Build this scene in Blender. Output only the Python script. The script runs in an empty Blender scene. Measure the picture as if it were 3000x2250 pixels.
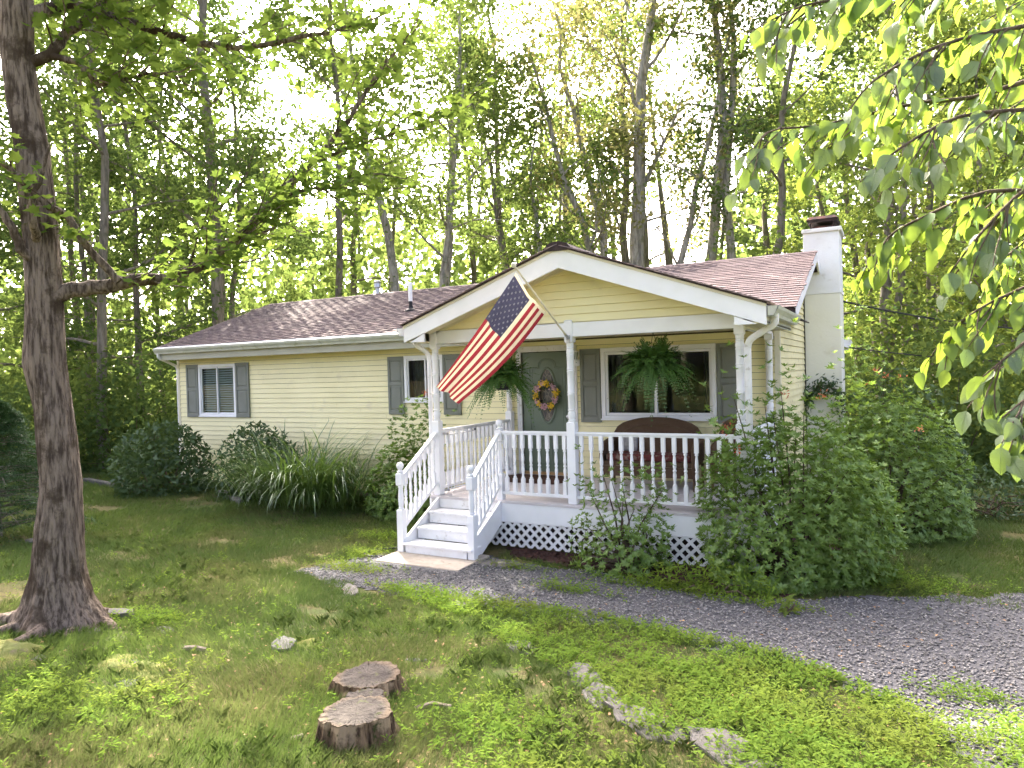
import bpy, math, random
import numpy as np
from mathutils import Vector, Matrix

# ------------------------------------------------------------------ camera, sky, sun, exposure
scene = bpy.context.scene
cam_data = bpy.data.cameras.new('camera')
cam = bpy.data.objects.new('camera', cam_data)
scene.collection.objects.link(cam)
CAM = (3.1858, -10.7616, 1.742)
_yaw, _pitch, _roll = -0.4927, -0.0166, -0.0276
_F = Vector((math.sin(_yaw)*math.cos(_pitch), math.cos(_yaw)*math.cos(_pitch), math.sin(_pitch)))
_R = Vector((math.cos(_yaw), -math.sin(_yaw), 0)); _U = _R.cross(_F)
_R2 = _R*math.cos(_roll) + _U*math.sin(_roll); _U2 = _U*math.cos(_roll) - _R*math.sin(_roll)
cam.matrix_world = Matrix(((_R2.x, _U2.x, -_F.x, CAM[0]), (_R2.y, _U2.y, -_F.y, CAM[1]), (_R2.z, _U2.z, -_F.z, CAM[2]), (0, 0, 0, 1)))
cam_data.sensor_width = 36.0
cam_data.lens = 36.0*2070.88/3000.0
cam_data.clip_start = 0.05
cam_data.clip_end = 2000.0
scene.camera = cam

SUN_DIR = Vector((-0.62, 0.57, 0.67)).normalized()      # towards the sun: behind the house, over the left woods
SUN_EL = math.asin(SUN_DIR.z)
SUN_AZ = math.atan2(SUN_DIR.x, SUN_DIR.y)               # clockwise from +Y
world = bpy.data.worlds.new('World'); scene.world = world; world.use_nodes = True
wn = world.node_tree
sky = wn.nodes.new('ShaderNodeTexSky'); sky.sky_type = 'NISHITA'; sky.sun_disc = False
sky.sun_elevation = SUN_EL; sky.sun_rotation = SUN_AZ
sky.air_density = 0.22; sky.dust_density = 10.0; sky.ozone_density = 0.2; sky.altitude = 300
wn.links.new(sky.outputs[0], wn.nodes['Background'].inputs[0])
wn.nodes['Background'].inputs[1].default_value = 0.15
sun_data = bpy.data.lights.new('sun', 'SUN'); sun_data.energy = 2.0; sun_data.angle = math.radians(0.5)
sun_data.color = (1.0, 0.93, 0.80)
sun = bpy.data.objects.new('sun', sun_data); scene.collection.objects.link(sun)
sun.rotation_euler = SUN_DIR.to_track_quat('Z', 'Y').to_euler()
sun.location = (-20, 20, 30)
scene.view_settings.view_transform = 'Standard'; scene.view_settings.look = 'None'
scene.view_settings.exposure = 3.95; scene.view_settings.gamma = 1.0; scene.view_settings.use_curve_mapping = False
scene.render.engine = 'CYCLES'
cy = scene.cycles
cy.max_bounces = 4; cy.diffuse_bounces = 3; cy.glossy_bounces = 2; cy.transmission_bounces = 4; cy.transparent_max_bounces = 8
cy.use_denoising = True; cy.caustics_reflective = False; cy.caustics_refractive = False
cy.sample_clamp_indirect = 6.0; cy.use_light_tree = False; cy.adaptive_threshold = 0.02

# ------------------------------------------------------------------ helpers
col = scene.collection
RNG = np.random.default_rng(7)
PI = math.pi

def tag(o, label=None, cat=None, group=None, kind=None):
    if label: o['label'] = label
    if cat: o['category'] = cat
    if group: o['group'] = group
    if kind: o['kind'] = kind
    return o

def thing(name, loc, label, cat, group=None):
    o = bpy.data.objects.new(name, None); col.objects.link(o)
    o.empty_display_size = 0.2; o.location = loc
    return tag(o, label, cat, group)

def attach(o, parent):
    """parent without moving: meshes here are modelled in world coordinates"""
    o.parent = parent
    if parent.type == 'EMPTY':
        o.matrix_parent_inverse = Matrix.Translation(-Vector(parent.location))

def np_mesh(name, V, faces):
    """faces: list of int arrays (M,k) of equal k each"""
    V = np.ascontiguousarray(V, dtype=np.float32)
    me = bpy.data.meshes.new(name)
    if not isinstance(faces, (list, tuple)): faces = [faces]
    faces = [np.asarray(f, dtype=np.int32) for f in faces if len(f)]
    loops = np.concatenate([f.ravel() for f in faces])
    starts = []; s = 0
    for f in faces:
        m, k = f.shape
        starts.append(s + np.arange(m)*k); s += m*k
    starts = np.concatenate(starts).astype(np.int32)
    me.vertices.add(len(V)); me.vertices.foreach_set('co', V.ravel())
    me.loops.add(len(loops)); me.loops.foreach_set('vertex_index', loops)
    me.polygons.add(len(starts)); me.polygons.foreach_set('loop_start', starts)
    me.update(calc_edges=True)
    return me

def link(name, me, mat, parent=None, smooth=False):
    if mat is not None and len(me.materials) == 0:
        for m in (mat if isinstance(mat, (list, tuple)) else [mat]): me.materials.append(m)
    if smooth: me.polygons.foreach_set('use_smooth', np.ones(len(me.polygons), dtype=bool))
    o = bpy.data.objects.new(name, me); col.objects.link(o)
    if parent is not None: attach(o, parent)
    return o

class MB:
    """collects simple solids into one mesh"""
    def __init__(s): s.v = []; s.f = []; s.mi = []
    def add(s, V, F, m=0):
        n = len(s.v); s.v += [tuple(map(float, p)) for p in V]
        s.f += [tuple(i+n for i in f) for f in F]; s.mi += [m]*len(F); return s
    def box(s, x0, x1, y0, y1, z0, z1, m=0):
        V = [(x0,y0,z0),(x1,y0,z0),(x1,y1,z0),(x0,y1,z0),(x0,y0,z1),(x1,y0,z1),(x1,y1,z1),(x0,y1,z1)]
        return s.add(V, [(0,3,2,1),(4,5,6,7),(0,1,5,4),(1,2,6,5),(2,3,7,6),(3,0,4,7)], m)
    def bar(s, a, b, w, h, up=(0,0,1), m=0):
        """box from a to b, width w (sideways) and height h (along up)"""
        a = Vector(a); b = Vector(b); d = (b-a).normalized(); up = Vector(up)
        side = d.cross(up).normalized(); u = side.cross(d).normalized()
        V = []
        for p in (a, b):
            for i, j in ((-1,-1),(1,-1),(1,1),(-1,1)): V.append(p + side*(w/2*i) + u*(h/2*j))
        return s.add(V, [(0,3,2,1),(4,5,6,7),(0,1,5,4),(1,2,6,5),(2,3,7,6),(3,0,4,7)], m)
    def prism(s, poly, axis, a, b, m=0):
        """2D polygon extruded along axis 'x','y','z' from a to b"""
        n = len(poly)
        def P(p, t):
            return {'x': (t, p[0], p[1]), 'y': (p[0], t, p[1]), 'z': (p[0], p[1], t)}[axis]
        V = [P(p, a) for p in poly] + [P(p, b) for p in poly]
        F = [tuple(range(n))[::-1], tuple(range(n, 2*n))] + [(i, (i+1) % n, n+(i+1) % n, n+i) for i in range(n)]
        return s.add(V, F, m)
    def tube(s, pts, rad, n=8, m=0, cap=True):
        pts = [Vector(p) for p in pts]
        rad = [rad]*len(pts) if np.isscalar(rad) else list(rad)
        V = []; prev = None
        for i, p in enumerate(pts):
            d = (pts[min(i+1, len(pts)-1)] - pts[max(i-1, 0)]).normalized()
            ref = prev if prev is not None else (Vector((0,0,1)) if abs(d.z) < .9 else Vector((1,0,0)))
            u = (ref - d*ref.dot(d)).normalized(); prev = u; w = d.cross(u)
            for k in range(n):
                a = 2*PI*k/n; V.append(p + (u*math.cos(a) + w*math.sin(a))*rad[i])
        F = [(i*n+k, i*n+(k+1) % n, (i+1)*n+(k+1) % n, (i+1)*n+k) for i in range(len(pts)-1) for k in range(n)]
        if cap: F += [tuple(range(n))[::-1], tuple(range((len(pts)-1)*n, len(pts)*n))]
        return s.add(V, F, m)
    def lathe(s, prof, c, n=16, m=0, axis='z'):
        """profile of (r, h) about a vertical line through c"""
        V = []
        for r, h in prof:
            for k in range(n):
                a = 2*PI*(k+.5)/n; x, y = r*math.cos(a), r*math.sin(a)
                V.append({'z': (c[0]+x, c[1]+y, c[2]+h), 'y': (c[0]+x, c[1]+h, c[2]+y), 'x': (c[0]+h, c[1]+x, c[2]+y)}[axis])
        F = [(i*n+k, i*n+(k+1) % n, (i+1)*n+(k+1) % n, (i+1)*n+k) for i in range(len(prof)-1) for k in range(n)]
        F += [tuple(range(n))[::-1], tuple(range((len(prof)-1)*n, len(prof)*n))]
        return s.add(V, F, m)
    def mesh(s, name):
        me = bpy.data.meshes.new(name); me.from_pydata(s.v, [], s.f); me.update(); return me
    def build(s, name, mat, parent=None, smooth=False, bevel=0):
        me = s.mesh(name)
        if isinstance(mat, (list, tuple)):
            for q in mat: me.materials.append(q)
            me.polygons.foreach_set('material_index', s.mi)
        o = link(name, me, mat, parent, False)
        if smooth: shade_auto(me)
        if bevel:
            bm = o.modifiers.new('bevel', 'BEVEL'); bm.width = bevel; bm.segments = 2; bm.limit_method = 'ANGLE'
        return o

def shade_auto(me, ang=0.7):
    me.polygons.foreach_set('use_smooth', np.ones(len(me.polygons), dtype=bool))
    try: me.set_sharp_from_angle(angle=ang)
    except Exception: pass

def sst(a, b, x):
    t = np.clip((x-a)/(b-a), 0, 1); return t*t*(3-2*t)

def vnoise(x, y, seed=0):
    """smooth value noise on arrays"""
    def h(i, j):
        n = (i*374761393 + j*668265263 + seed*974711) & 0x7fffffff
        n = ((n ^ (n >> 13))*1274126177) & 0x7fffffff
        return ((n ^ (n >> 16)) & 0xffff)/65535.0
    x = np.asarray(x, float); y = np.asarray(y, float)
    i = np.floor(x).astype(np.int64); j = np.floor(y).astype(np.int64); fx = x-i; fy = y-j
    fx = fx*fx*(3-2*fx); fy = fy*fy*(3-2*fy)
    return (h(i,j)*(1-fx)+h(i+1,j)*fx)*(1-fy) + (h(i,j+1)*(1-fx)+h(i+1,j+1)*fx)*fy

def ground(x, y):
    x = np.asarray(x, float); y = np.asarray(y, float)
    s = -(y+3.6)
    z = -.659 + .05*(s+np.sqrt(s*s+.6)) + .12*sst(-4, -9, x) + .03*np.maximum(0, y-8) - .10*np.maximum(0, -y-13)
    z = z + .05*(vnoise(x*.55, y*.55, 3)-.5)*sst(-3.4, -4.6, y) + .02*(vnoise(x*1.9, y*1.9, 5)-.5)*sst(-3.4, -4.6, y)
    return z

def gz(x, y): return float(ground(x, y))

def inpoly(px, py, poly):
    px = np.asarray(px); py = np.asarray(py); r = np.zeros(px.shape, bool); n = len(poly)
    for i in range(n):
        x1, y1 = poly[i]; x2, y2 = poly[(i+1) % n]
        c = ((y1 > py) != (y2 > py)) & (px < (x2-x1)*(py-y1)/((y2-y1) if y2 != y1 else 1e-9) + x1)
        r ^= c
    return r

# ------------------------------------------------------------------ materials
class NT:
    def __init__(s, name):
        s.m = bpy.data.materials.new(name); s.m.use_nodes = True
        s.t = s.m.node_tree; s.t.nodes.clear()
        s.out = s.n('ShaderNodeOutputMaterial')
    def n(s, typ, **kw):
        nd = s.t.nodes.new(typ)
        for k, v in kw.items(): setattr(nd, k, v)
        return nd
    def set(s, sock, v):
        if hasattr(v, 'is_output'): s.t.links.new(v, sock)
        elif v is not None: sock.default_value = v
    def pos(s): return s.n('ShaderNodeNewGeometry').outputs['Position']
    def mapping(s, v, scale):
        mp = s.n('ShaderNodeMapping'); s.set(mp.inputs[0], v); mp.inputs['Scale'].default_value = scale; return mp.outputs[0]
    def noise(s, v, scale, detail=4, rough=.55):
        nd = s.n('ShaderNodeTexNoise'); s.set(nd.inputs['Vector'], v)
        nd.inputs['Scale'].default_value = scale; nd.inputs['Detail'].default_value = detail; nd.inputs['Roughness'].default_value = rough
        return nd.outputs[0]
    def ramp(s, v, a, b):
        nd = s.n('ShaderNodeMapRange'); s.set(nd.inputs[0], v); nd.inputs[1].default_value = a; nd.inputs[2].default_value = b
        nd.interpolation_type = 'SMOOTHSTEP'; return nd.outputs[0]
    def math(s, op, a, b=None, c=None):
        nd = s.n('ShaderNodeMath', operation=op); s.set(nd.inputs[0], a)
        if b is not None: s.set(nd.inputs[1], b)
        if c is not None: s.set(nd.inputs[2], c)
        return nd.outputs[0]
    def mix(s, f, a, b, mode='MIX'):
        nd = s.n('ShaderNodeMix', data_type='RGBA', blend_type=mode)
        s.set(nd.inputs[0], f)
        s.set(nd.inputs[6], (*a, 1) if isinstance(a, tuple) else a); s.set(nd.inputs[7], (*b, 1) if isinstance(b, tuple) else b)
        return nd.outputs[2]
    def rnd(s):
        a = s.n('ShaderNodeObjectInfo').outputs['Random']; b = s.n('ShaderNodeNewGeometry').outputs['Random Per Island']
        return s.math('FRACT', s.math('ADD', a, b))
    def gain(s, c, f, k):
        """multiply colour by 1 + k*(f-.5)"""
        g = s.math('MULTIPLY_ADD', f, k, 1-k/2)
        nd = s.n('ShaderNodeVectorMath', operation='SCALE'); s.set(nd.inputs[0], c); s.set(nd.inputs[3], g); return nd.outputs[0]
    def bump(s, h, strength, dist=.01):
        nd = s.n('ShaderNodeBump'); nd.inputs['Strength'].default_value = strength; nd.inputs['Distance'].default_value = dist
        s.set(nd.inputs['Height'], h); return nd.outputs[0]
    def principled(s, c, rough, normal=None, spec=.3, metal=0):
        p = s.n('ShaderNodeBsdfPrincipled'); s.set(p.inputs['Base Color'], (*c, 1) if isinstance(c, tuple) else c)
        s.set(p.inputs['Roughness'], rough); p.inputs['Specular IOR Level'].default_value = spec; p.inputs['Metallic'].default_value = metal
        if normal is not None: s.set(p.inputs['Normal'], normal)
        return p.outputs[0]
    def done(s, sh): s.t.links.new(sh, s.out.inputs[0]); return s.m

def pmat(name, c1, c2=None, scale=4, lo=.35, hi=.7, rough=.6, bump=0, bscale=60, stretch=None, spec=.3, rnd=0, metal=0, c3=None, s3=20, detail=5):
    t = NT(name); v = t.pos()
    if stretch: v = t.mapping(v, stretch)
    c = (*c1, 1)
    if c2: c = t.mix(t.ramp(t.noise(v, scale, detail), lo, hi), c1, c2)
    if c3: c = t.mix(t.ramp(t.noise(v, s3, 6), .58, .72), c if c2 else c1, c3)
    if rnd:
        if not c2 and not c3:
            q = t.n('ShaderNodeRGB'); q.outputs[0].default_value = (*c1, 1); c = q.outputs[0]
        c = t.gain(c, t.rnd(), rnd)
    nm = t.bump(t.noise(v, bscale, 6), bump) if bump else None
    return t.done(t.principled(c if not isinstance(c, tuple) else c[:3], rough, nm, spec, metal))

def leafmat(name, c1, c2, t1, t2, trans=.45, gloss=.02, rough=.45, patch=0, pc=(.2,.2,.05), pscale=.5):
    t = NT(name); r = t.rnd()
    d = t.mix(r, c1, c2); tr = t.mix(r, t1, t2)
    if patch:
        f = t.math('MULTIPLY', t.ramp(t.noise(t.pos(), pscale, 4), .45, .7), patch)
        d = t.mix(f, d, pc); tr = t.mix(f, tr, tuple(min(1, 1.3*q) for q in pc))
    a = t.n('ShaderNodeBsdfDiffuse'); t.set(a.inputs[0], d)
    b = t.n('ShaderNodeBsdfTranslucent'); t.set(b.inputs[0], tr)
    m = t.n('ShaderNodeMixShader'); m.inputs[0].default_value = trans
    t.t.links.new(a.outputs[0], m.inputs[1]); t.t.links.new(b.outputs[0], m.inputs[2])
    if not gloss: return t.done(m.outputs[0])
    g = t.n('ShaderNodeBsdfGlossy'); g.inputs['Roughness'].default_value = rough; g.inputs[0].default_value = (.9, .95, 1, 1)
    m2 = t.n('ShaderNodeMixShader'); m2.inputs[0].default_value = gloss
    t.t.links.new(m.outputs[0], m2.inputs[1]); t.t.links.new(g.outputs[0], m2.inputs[2])
    return t.done(m2.outputs[0])

def glassmat(name, tint=(.75,.8,.78)):
    t = NT(name)
    a = t.n('ShaderNodeBsdfTransparent'); a.inputs[0].default_value = (*tint, 1)
    b = t.n('ShaderNodeBsdfGlossy'); b.inputs['Roughness'].default_value = .0
    nm = t.bump(t.noise(t.pos(), 1.6, 2), .02, .05); t.set(b.inputs['Normal'], nm)
    lw = t.n('ShaderNodeLayerWeight'); lw.inputs[0].default_value = .5
    fr = t.math('MULTIPLY_ADD', t.math('POWER', lw.outputs['Facing'], 4.5), .9, .02)
    m = t.n('ShaderNodeMixShader'); t.t.links.new(fr, m.inputs[0])
    t.t.links.new(a.outputs[0], m.inputs[1]); t.t.links.new(b.outputs[0], m.inputs[2])
    return t.done(m.outputs[0])

M = {}
M['siding'] = pmat('yellow vinyl siding', (.87,.80,.47), (.82,.75,.43), 1.3, rough=.5, bump=.08, bscale=120, rnd=.05, spec=.35, c3=(.77,.70,.43), s3=3)
M['siding_dirty'] = pmat('weathered yellow siding', (.83,.75,.42), (.76,.68,.38), 2.0, rough=.55, bump=.08, bscale=120, rnd=.06, c3=(.55,.48,.25), s3=9)
M['white'] = pmat('white paint', (.85,.85,.85), (.80,.80,.79), 3, rough=.45, bump=.05, bscale=90, rnd=.03, spec=.4)
M['white_old'] = pmat('worn white paint', (.82,.81,.81), (.73,.72,.70), 5, rough=.55, bump=.12, bscale=70, rnd=.05, c3=(.56,.53,.49), s3=16)
M['deck'] = pmat('pale deck paint', (.66,.62,.62), (.58,.53,.52), 5, rough=.55, bump=.12, bscale=50, rnd=.08, stretch=(.3,3,3), c3=(.5,.46,.45), s3=8)
M['cream'] = pmat('cream trim', (.72,.67,.50), (.66,.61,.45), 3, rough=.5, bump=.05)
M['fascia'] = pmat('shade toned fascia metal', (.42,.41,.32), (.37,.36,.27), 3, rough=.5)  # olive tone puts the eave's shade and yellow bounce into the colour
M['soffit'] = pmat('soffit panel', (.50,.45,.28), (.44,.39,.24), 2, rough=.55)  # eave shade and yellow bounce mixed into this base colour
M['ceiling'] = pmat('porch ceiling', (.72,.66,.48), (.66,.60,.42), 2, rough=.55)
M['gutter'] = pmat('gutter enamel', (.54,.54,.46), (.46,.47,.37), 4, rough=.4, c3=(.38,.39,.26), s3=7, spec=.5)  # base tone dulled to carry the shade at the eave
M['shutter'] = pmat('grey green shutter', (.215,.225,.19), (.19,.20,.165), 3, rough=.55, bump=.1, bscale=150)
M['door'] = pmat('sage green door', (.145,.185,.13), (.13,.165,.115), 3, rough=.4, spec=.4)
M['glass'] = glassmat('window glass')
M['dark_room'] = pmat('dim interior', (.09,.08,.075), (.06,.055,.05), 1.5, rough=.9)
M['blind'] = pmat('blind slat', (.80,.80,.77), rough=.5, rnd=.1)
M['lap_shade_backing'] = pmat('brown sheathing', (.10,.085,.06), (.07,.06,.045), 6, rough=.9)  # dark wall backing, stands in for the shade lines between laps
M['stucco_cream'] = pmat('cream painted stucco', (.80,.78,.66), (.76,.74,.61), 2.2, rough=.8, bump=.35, bscale=26, c3=(.70,.67,.54), s3=3)
M['curtain'] = pmat('grey curtain', (.20,.18,.16), (.13,.12,.11), 9, stretch=(6,6,.3), rough=.95)
M['black'] = pmat('black rubber', (.02,.02,.022), rough=.6)
M['galv'] = pmat('galvanised steel', (.45,.46,.47), (.38,.39,.40), 8, rough=.35, metal=.8)
M['metal'] = pmat('brushed steel', (.5,.5,.5), rough=.3, metal=.9)
M['stucco'] = pmat('painted stucco', (.80,.80,.78), (.73,.72,.69), 2.2, rough=.8, bump=.35, bscale=26, c3=(.62,.60,.55), s3=5)
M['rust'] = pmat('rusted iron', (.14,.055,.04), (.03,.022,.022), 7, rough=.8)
M['soot_and_shade'] = pmat('sooty iron and underdeck shade', (.02,.016,.016), (.04,.022,.02), 9, rough=.85)
def shingle_mat():
    t = NT('asphalt shingle'); v = t.pos()
    c = t.mix(t.ramp(t.noise(v, 1.1, 4), .35, .65), (.150,.118,.116), (.18,.136,.130))
    c = t.mix(t.ramp(t.noise(v, 260, 2), .5, .75), c, (.25,.20,.195))
    c = t.mix(t.math('MULTIPLY', t.ramp(t.noise(v, 2.3, 6), .56, .72), .5), c, (.09,.07,.068))
    c = t.gain(c, t.rnd(), .30)
    return t.done(t.principled(c, .9, t.bump(t.noise(v, 300, 3), .5, .006), .2))
M['shingle'] = shingle_mat()
M['roof_edge'] = pmat('dark shingle edge', (.035,.026,.026), (.06,.04,.04), 12, rough=.9)
M['concrete'] = pmat('concrete slab', (.40,.35,.29), (.31,.27,.22), 6, rough=.85, bump=.3, bscale=90, c3=(.26,.22,.18), s3=11)
M['stone'] = pmat('grey fieldstone', (.095,.092,.086), (.055,.053,.049), 9, rough=.9, bump=.6, bscale=40, rnd=.2, c3=(.10,.105,.045), s3=7)
M['slate'] = pmat('weathered flagstone', (.125,.115,.107), (.075,.07,.066), 8, rough=.85, bump=.5, bscale=45, rnd=.25, c3=(.17,.16,.15), s3=22)
M['mulch'] = pmat('reddish bark mulch', (.055,.028,.022), (.09,.042,.032), 30, rough=.95, bump=.9, bscale=60, c3=(.03,.02,.016), s3=45)
def wicker_mat():
    t = NT('brown wicker'); v = t.pos()
    w = t.n('ShaderNodeTexWave', wave_type='BANDS', bands_direction='Z'); t.set(w.inputs[0], v); w.inputs['Scale'].default_value = 42; w.inputs['Distortion'].default_value = 1.5
    w2 = t.n('ShaderNodeTexWave', wave_type='BANDS', bands_direction='X'); t.set(w2.inputs[0], v); w2.inputs['Scale'].default_value = 26; w2.inputs['Distortion'].default_value = 1.0
    h = t.math('MULTIPLY', w.outputs[0], w2.outputs[0])
    c = t.mix(h, (.085,.048,.025), (.20,.115,.06)); c = t.mix(t.ramp(t.noise(v, 6), .4, .7), c, (.13,.08,.045))
    return t.done(t.principled(c, .6, t.bump(h, .8, .006), .35))
M['wicker'] = wicker_mat()
M['cushion'] = pmat('red floral cushion', (.13,.035,.03), (.22,.15,.11), 14, lo=.5, hi=.6, rough=.95)
M['doormat'] = pmat('brown coir mat', (.09,.045,.03), (.06,.03,.02), 30, rough=1, bump=.8, bscale=200)
M['threshold'] = pmat('oak threshold', (.45,.30,.15), (.38,.24,.11), 6, rough=.4)
def bark_mat(name, c1, c2, c3, vs=(7,7,1.1), bstr=1.0, moss=(.05,.055,.015), mossf=0):
    t = NT(name); v = t.pos(); q = t.mapping(v, vs)
    n1 = t.noise(q, 2.2, 8, .65); n2 = t.noise(v, 2.6, 6, .6)
    c = t.mix(t.ramp(n1, .35, .62), c1, c2); c = t.mix(t.ramp(n2, .52, .66), c, c3)
    if mossf: c = t.mix(t.math('MULTIPLY', t.ramp(t.noise(v, 2.6, 7, .7), .52, .58), mossf), c, moss)
    return t.done(t.principled(c, .95, t.bump(n1, bstr, .03), .15))
M['bark_maple'] = bark_mat('grey brown maple bark', (.055,.040,.031), (.235,.185,.145), (.055,.036,.027), vs=(15,15,2.2), moss=(.05,.038,.022), mossf=.4)
M['bark_grey'] = bark_mat('pale grey oak bark', (.17,.155,.13), (.38,.355,.30), (.19,.19,.13))
M['bark_dark'] = bark_mat('dark oak bark', (.11,.097,.08), (.22,.195,.16), (.125,.12,.08))
M['bark_twig'] = bark_mat('brown twig bark', (.07,.05,.035), (.13,.10,.07), (.06,.05,.035))
M['l_oak'] = leafmat('oak leaf', (.065,.11,.032), (.10,.145,.045), (.19,.245,.055), (.13,.19,.042), .40, 0)
M['l_dark'] = leafmat('deep green leaf', (.058,.10,.034), (.085,.13,.042), (.12,.17,.042), (.09,.14,.035), .38, 0)
M['l_lime'] = leafmat('sunny lime leaf', (.09,.145,.036), (.13,.175,.045), (.28,.33,.062), (.2,.27,.05), .44, 0)
M['l_brown'] = leafmat('tan tinged oak leaf', (.12,.115,.05), (.09,.115,.04), (.32,.29,.11), (.27,.30,.08), .44, 0)
M['l_maple'] = leafmat('maple leaf', (.075,.135,.03), (.105,.165,.035), (.22,.30,.05), (.16,.24,.042), .44, 0)
M['l_azalea'] = leafmat('azalea leaf', (.115,.200,.042), (.215,.310,.070), (.26,.38,.05), (.18,.30,.04), .30, gloss=.03, rough=.4)
M['l_shrub'] = leafmat('dark shrub leaf', (.040,.080,.026), (.075,.122,.038), (.11,.17,.04), (.09,.14,.035), .22, gloss=.03, rough=.45)
M['l_fern'] = leafmat('boston fern frond', (.060,.135,.028), (.110,.205,.042), (.12,.24,.03), (.09,.2,.03), .3, gloss=.04)
M['l_daylily'] = leafmat('long green blade', (.06,.115,.028), (.11,.165,.04), (.22,.34,.05), (.16,.28,.04), .3, gloss=.08, rough=.35)
M['l_needle'] = leafmat('hemlock needle', (.018,.048,.018), (.04,.08,.026), (.06,.12,.03), (.05,.1,.02), .15)
M['l_weed'] = leafmat('stiltgrass leaf', (.085,.155,.028), (.14,.21,.035), (.36,.46,.06), (.26,.4,.05), .35, 0, patch=.5, pc=(.17,.18,.04), pscale=1.1)
M['l_elm'] = leafmat('broad drooping leaf', (.085,.145,.05), (.12,.18,.06), (.36,.48,.05), (.28,.42,.045), .45, gloss=.06, rough=.45)
M['grass'] = leafmat('lawn blade', (.062,.105,.034), (.110,.150,.050), (.17,.24,.05), (.13,.2,.04), .28, 0, patch=.42, pc=(.18,.165,.075), pscale=.75)
M['petal_y'] = pmat('yellow petal', (.80,.56,.04), (.70,.44,.03), 60, rough=.7, rnd=.3)
M['petal_p'] = pmat('pink petal', (.62,.38,.42), (.50,.27,.31), 60, rough=.7, rnd=.3)
M['petal_o'] = leafmat('orange azalea petal', (.55,.10,.04), (.62,.20,.10), (.7,.2,.1), (.7,.3,.15), .4)
M['gravel'] = pmat('crushed grey stone', (.15,.145,.142), (.22,.21,.20), 30, rough=.9, rnd=.9, spec=.25)
# ------------------------------------------------------------------ the house
XL, XR = -11.34, 1.78
HD = 5.8                       # house depth
RIDGE_Y, RIDGE_Z, PITCH = 2.9, 3.735, 0.364
XRL, XRR = -11.42, 2.05        # rake edges of the main roof
EAVE_Y = -0.42
COURSE = 0.1016
def zroof(y): return RIDGE_Z - PITCH*abs(RIDGE_Y - y)
PRX, PRZ, PPITCH, PRY = -0.43, 3.285, 0.357, -2.74     # porch gable roof: ridge x, ridge z, pitch, front plane
def zporch(x): return PRZ - PPITCH*abs(x-PRX)

house = thing('house', (-4.8, 2.9, -0.5), 'single storey yellow house with a purple brown shingle roof and white chimney', 'house')

def course_board(name, parent, mat, mp, ab, bb, at, bt, z0, z1):
    """one lap of siding; mp maps (along, out, up) to the world; bottom extents ab..bb, top at..bt"""
    o0, o1, i = .021, .004, -.003; z0 = z0 + .009  # gap below each lap bares dark backing as a drawn-in shade line
    V = [mp(ab,o0,z0), mp(bb,o0,z0), mp(bb,i,z0), mp(ab,i,z0), mp(at,o1,z1), mp(bt,o1,z1), mp(bt,i,z1), mp(at,i,z1)]
    b = MB().add(V, [(0,3,2,1),(4,5,6,7),(0,1,5,4),(1,2,6,5),(2,3,7,6),(3,0,4,7)])
    return b.build(name, mat, parent)

def siding(parent, mp, a0, a1, z0, z1, openings=(), mat=None, splice=None):
    k = 0; z = z0
    while z < z1 - .02:
        zt = min(z + COURSE, z1)
        hit = [(oa, ob, za, zb) for oa, ob, za, zb in openings if min(zt, zb) - max(z, za) > .002]
        cuts = sorted((oa, ob) for oa, ob, za, zb in hit)
        for oa, ob, za, zb in hit:          # the strips left over above and below an opening
            for q0, q1 in ((z, min(za, zt)), (max(zb, z), zt)):
                if q1 - q0 > .012: course_board('siding_board', parent, mat, mp, oa, ob, oa, ob, q0-(.0065 if q0 > z else 0), q1+.004)
        a = a0; segs = []
        for oa, ob in cuts:
            if oa > a: segs.append((a, oa))
            a = max(a, ob)
        if a < a1: segs.append((a, a1))
        for s0, s1 in segs:
            if splice and s1 - s0 > 5:      # long laps are made of two lengths
                m = s0 + (s1-s0)*(.35+.3*((k*37) % 10)/10)
                course_board('siding_board', parent, mat, mp, s0, m, s0, m, z, zt+.004)
                course_board('siding_board', parent, mat, mp, m+.004, s1, m+.004, s1, z, zt+.004)
            else: course_board('siding_board', parent, mat, mp, s0, s1, s0, s1, z, zt+.004)
        z += COURSE; k += 1

def wall_mesh(x0, x1, z0, z1, y0, y1, openings):
    b = MB(); xs = sorted({x0, x1, *[o[0] for o in openings], *[o[1] for o in openings]})
    for a, c in zip(xs[:-1], xs[1:]):
        z = z0
        for o in sorted([o for o in openings if o[0] < c-1e-6 and o[1] > a+1e-6], key=lambda o: o[2]):
            if o[2] > z: b.box(a, c, y0, y1, z, o[2])
            z = o[3]
        if z < z1: b.box(a, c, y0, y1, z, z1)
    return b

W1 = (-10.612, -9.414, 0.934, 2.102)
W2 = (-4.8645, -3.9965, 1.2286, 2.102)
W3 = (-0.9426, 0.8877, 0.9326, 2.093)
DR = (-2.40, -1.45, 0.0, 2.075)
def shrink(w, d): return (w[0]+d, w[1]-d, w[2]+d, w[3]-d)
opens = [shrink(W1, .05), shrink(W2, .05), shrink(W3, .05), DR]
SZ0 = -0.50
fw = wall_mesh(XL+.02, XR-.02, SZ0-.25, 2.50, .004, .13, opens).build('front_wall', M['lap_shade_backing'], house)
siding(fw, lambda a, o, z: (a, -o, z), XL+.05, XR-.06, SZ0, 2.24, [shrink(W1,.02), shrink(W2,.02), shrink(W3,.02), (DR[0]-.06, DR[1]+.06, -1, DR[3]+.06)], M['siding'], True)
MB().box(XL+.02, XR-.02, -.012, .003, SZ0-.25, SZ0-.003).build('foundation_strip', M['concrete'], house)
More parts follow.
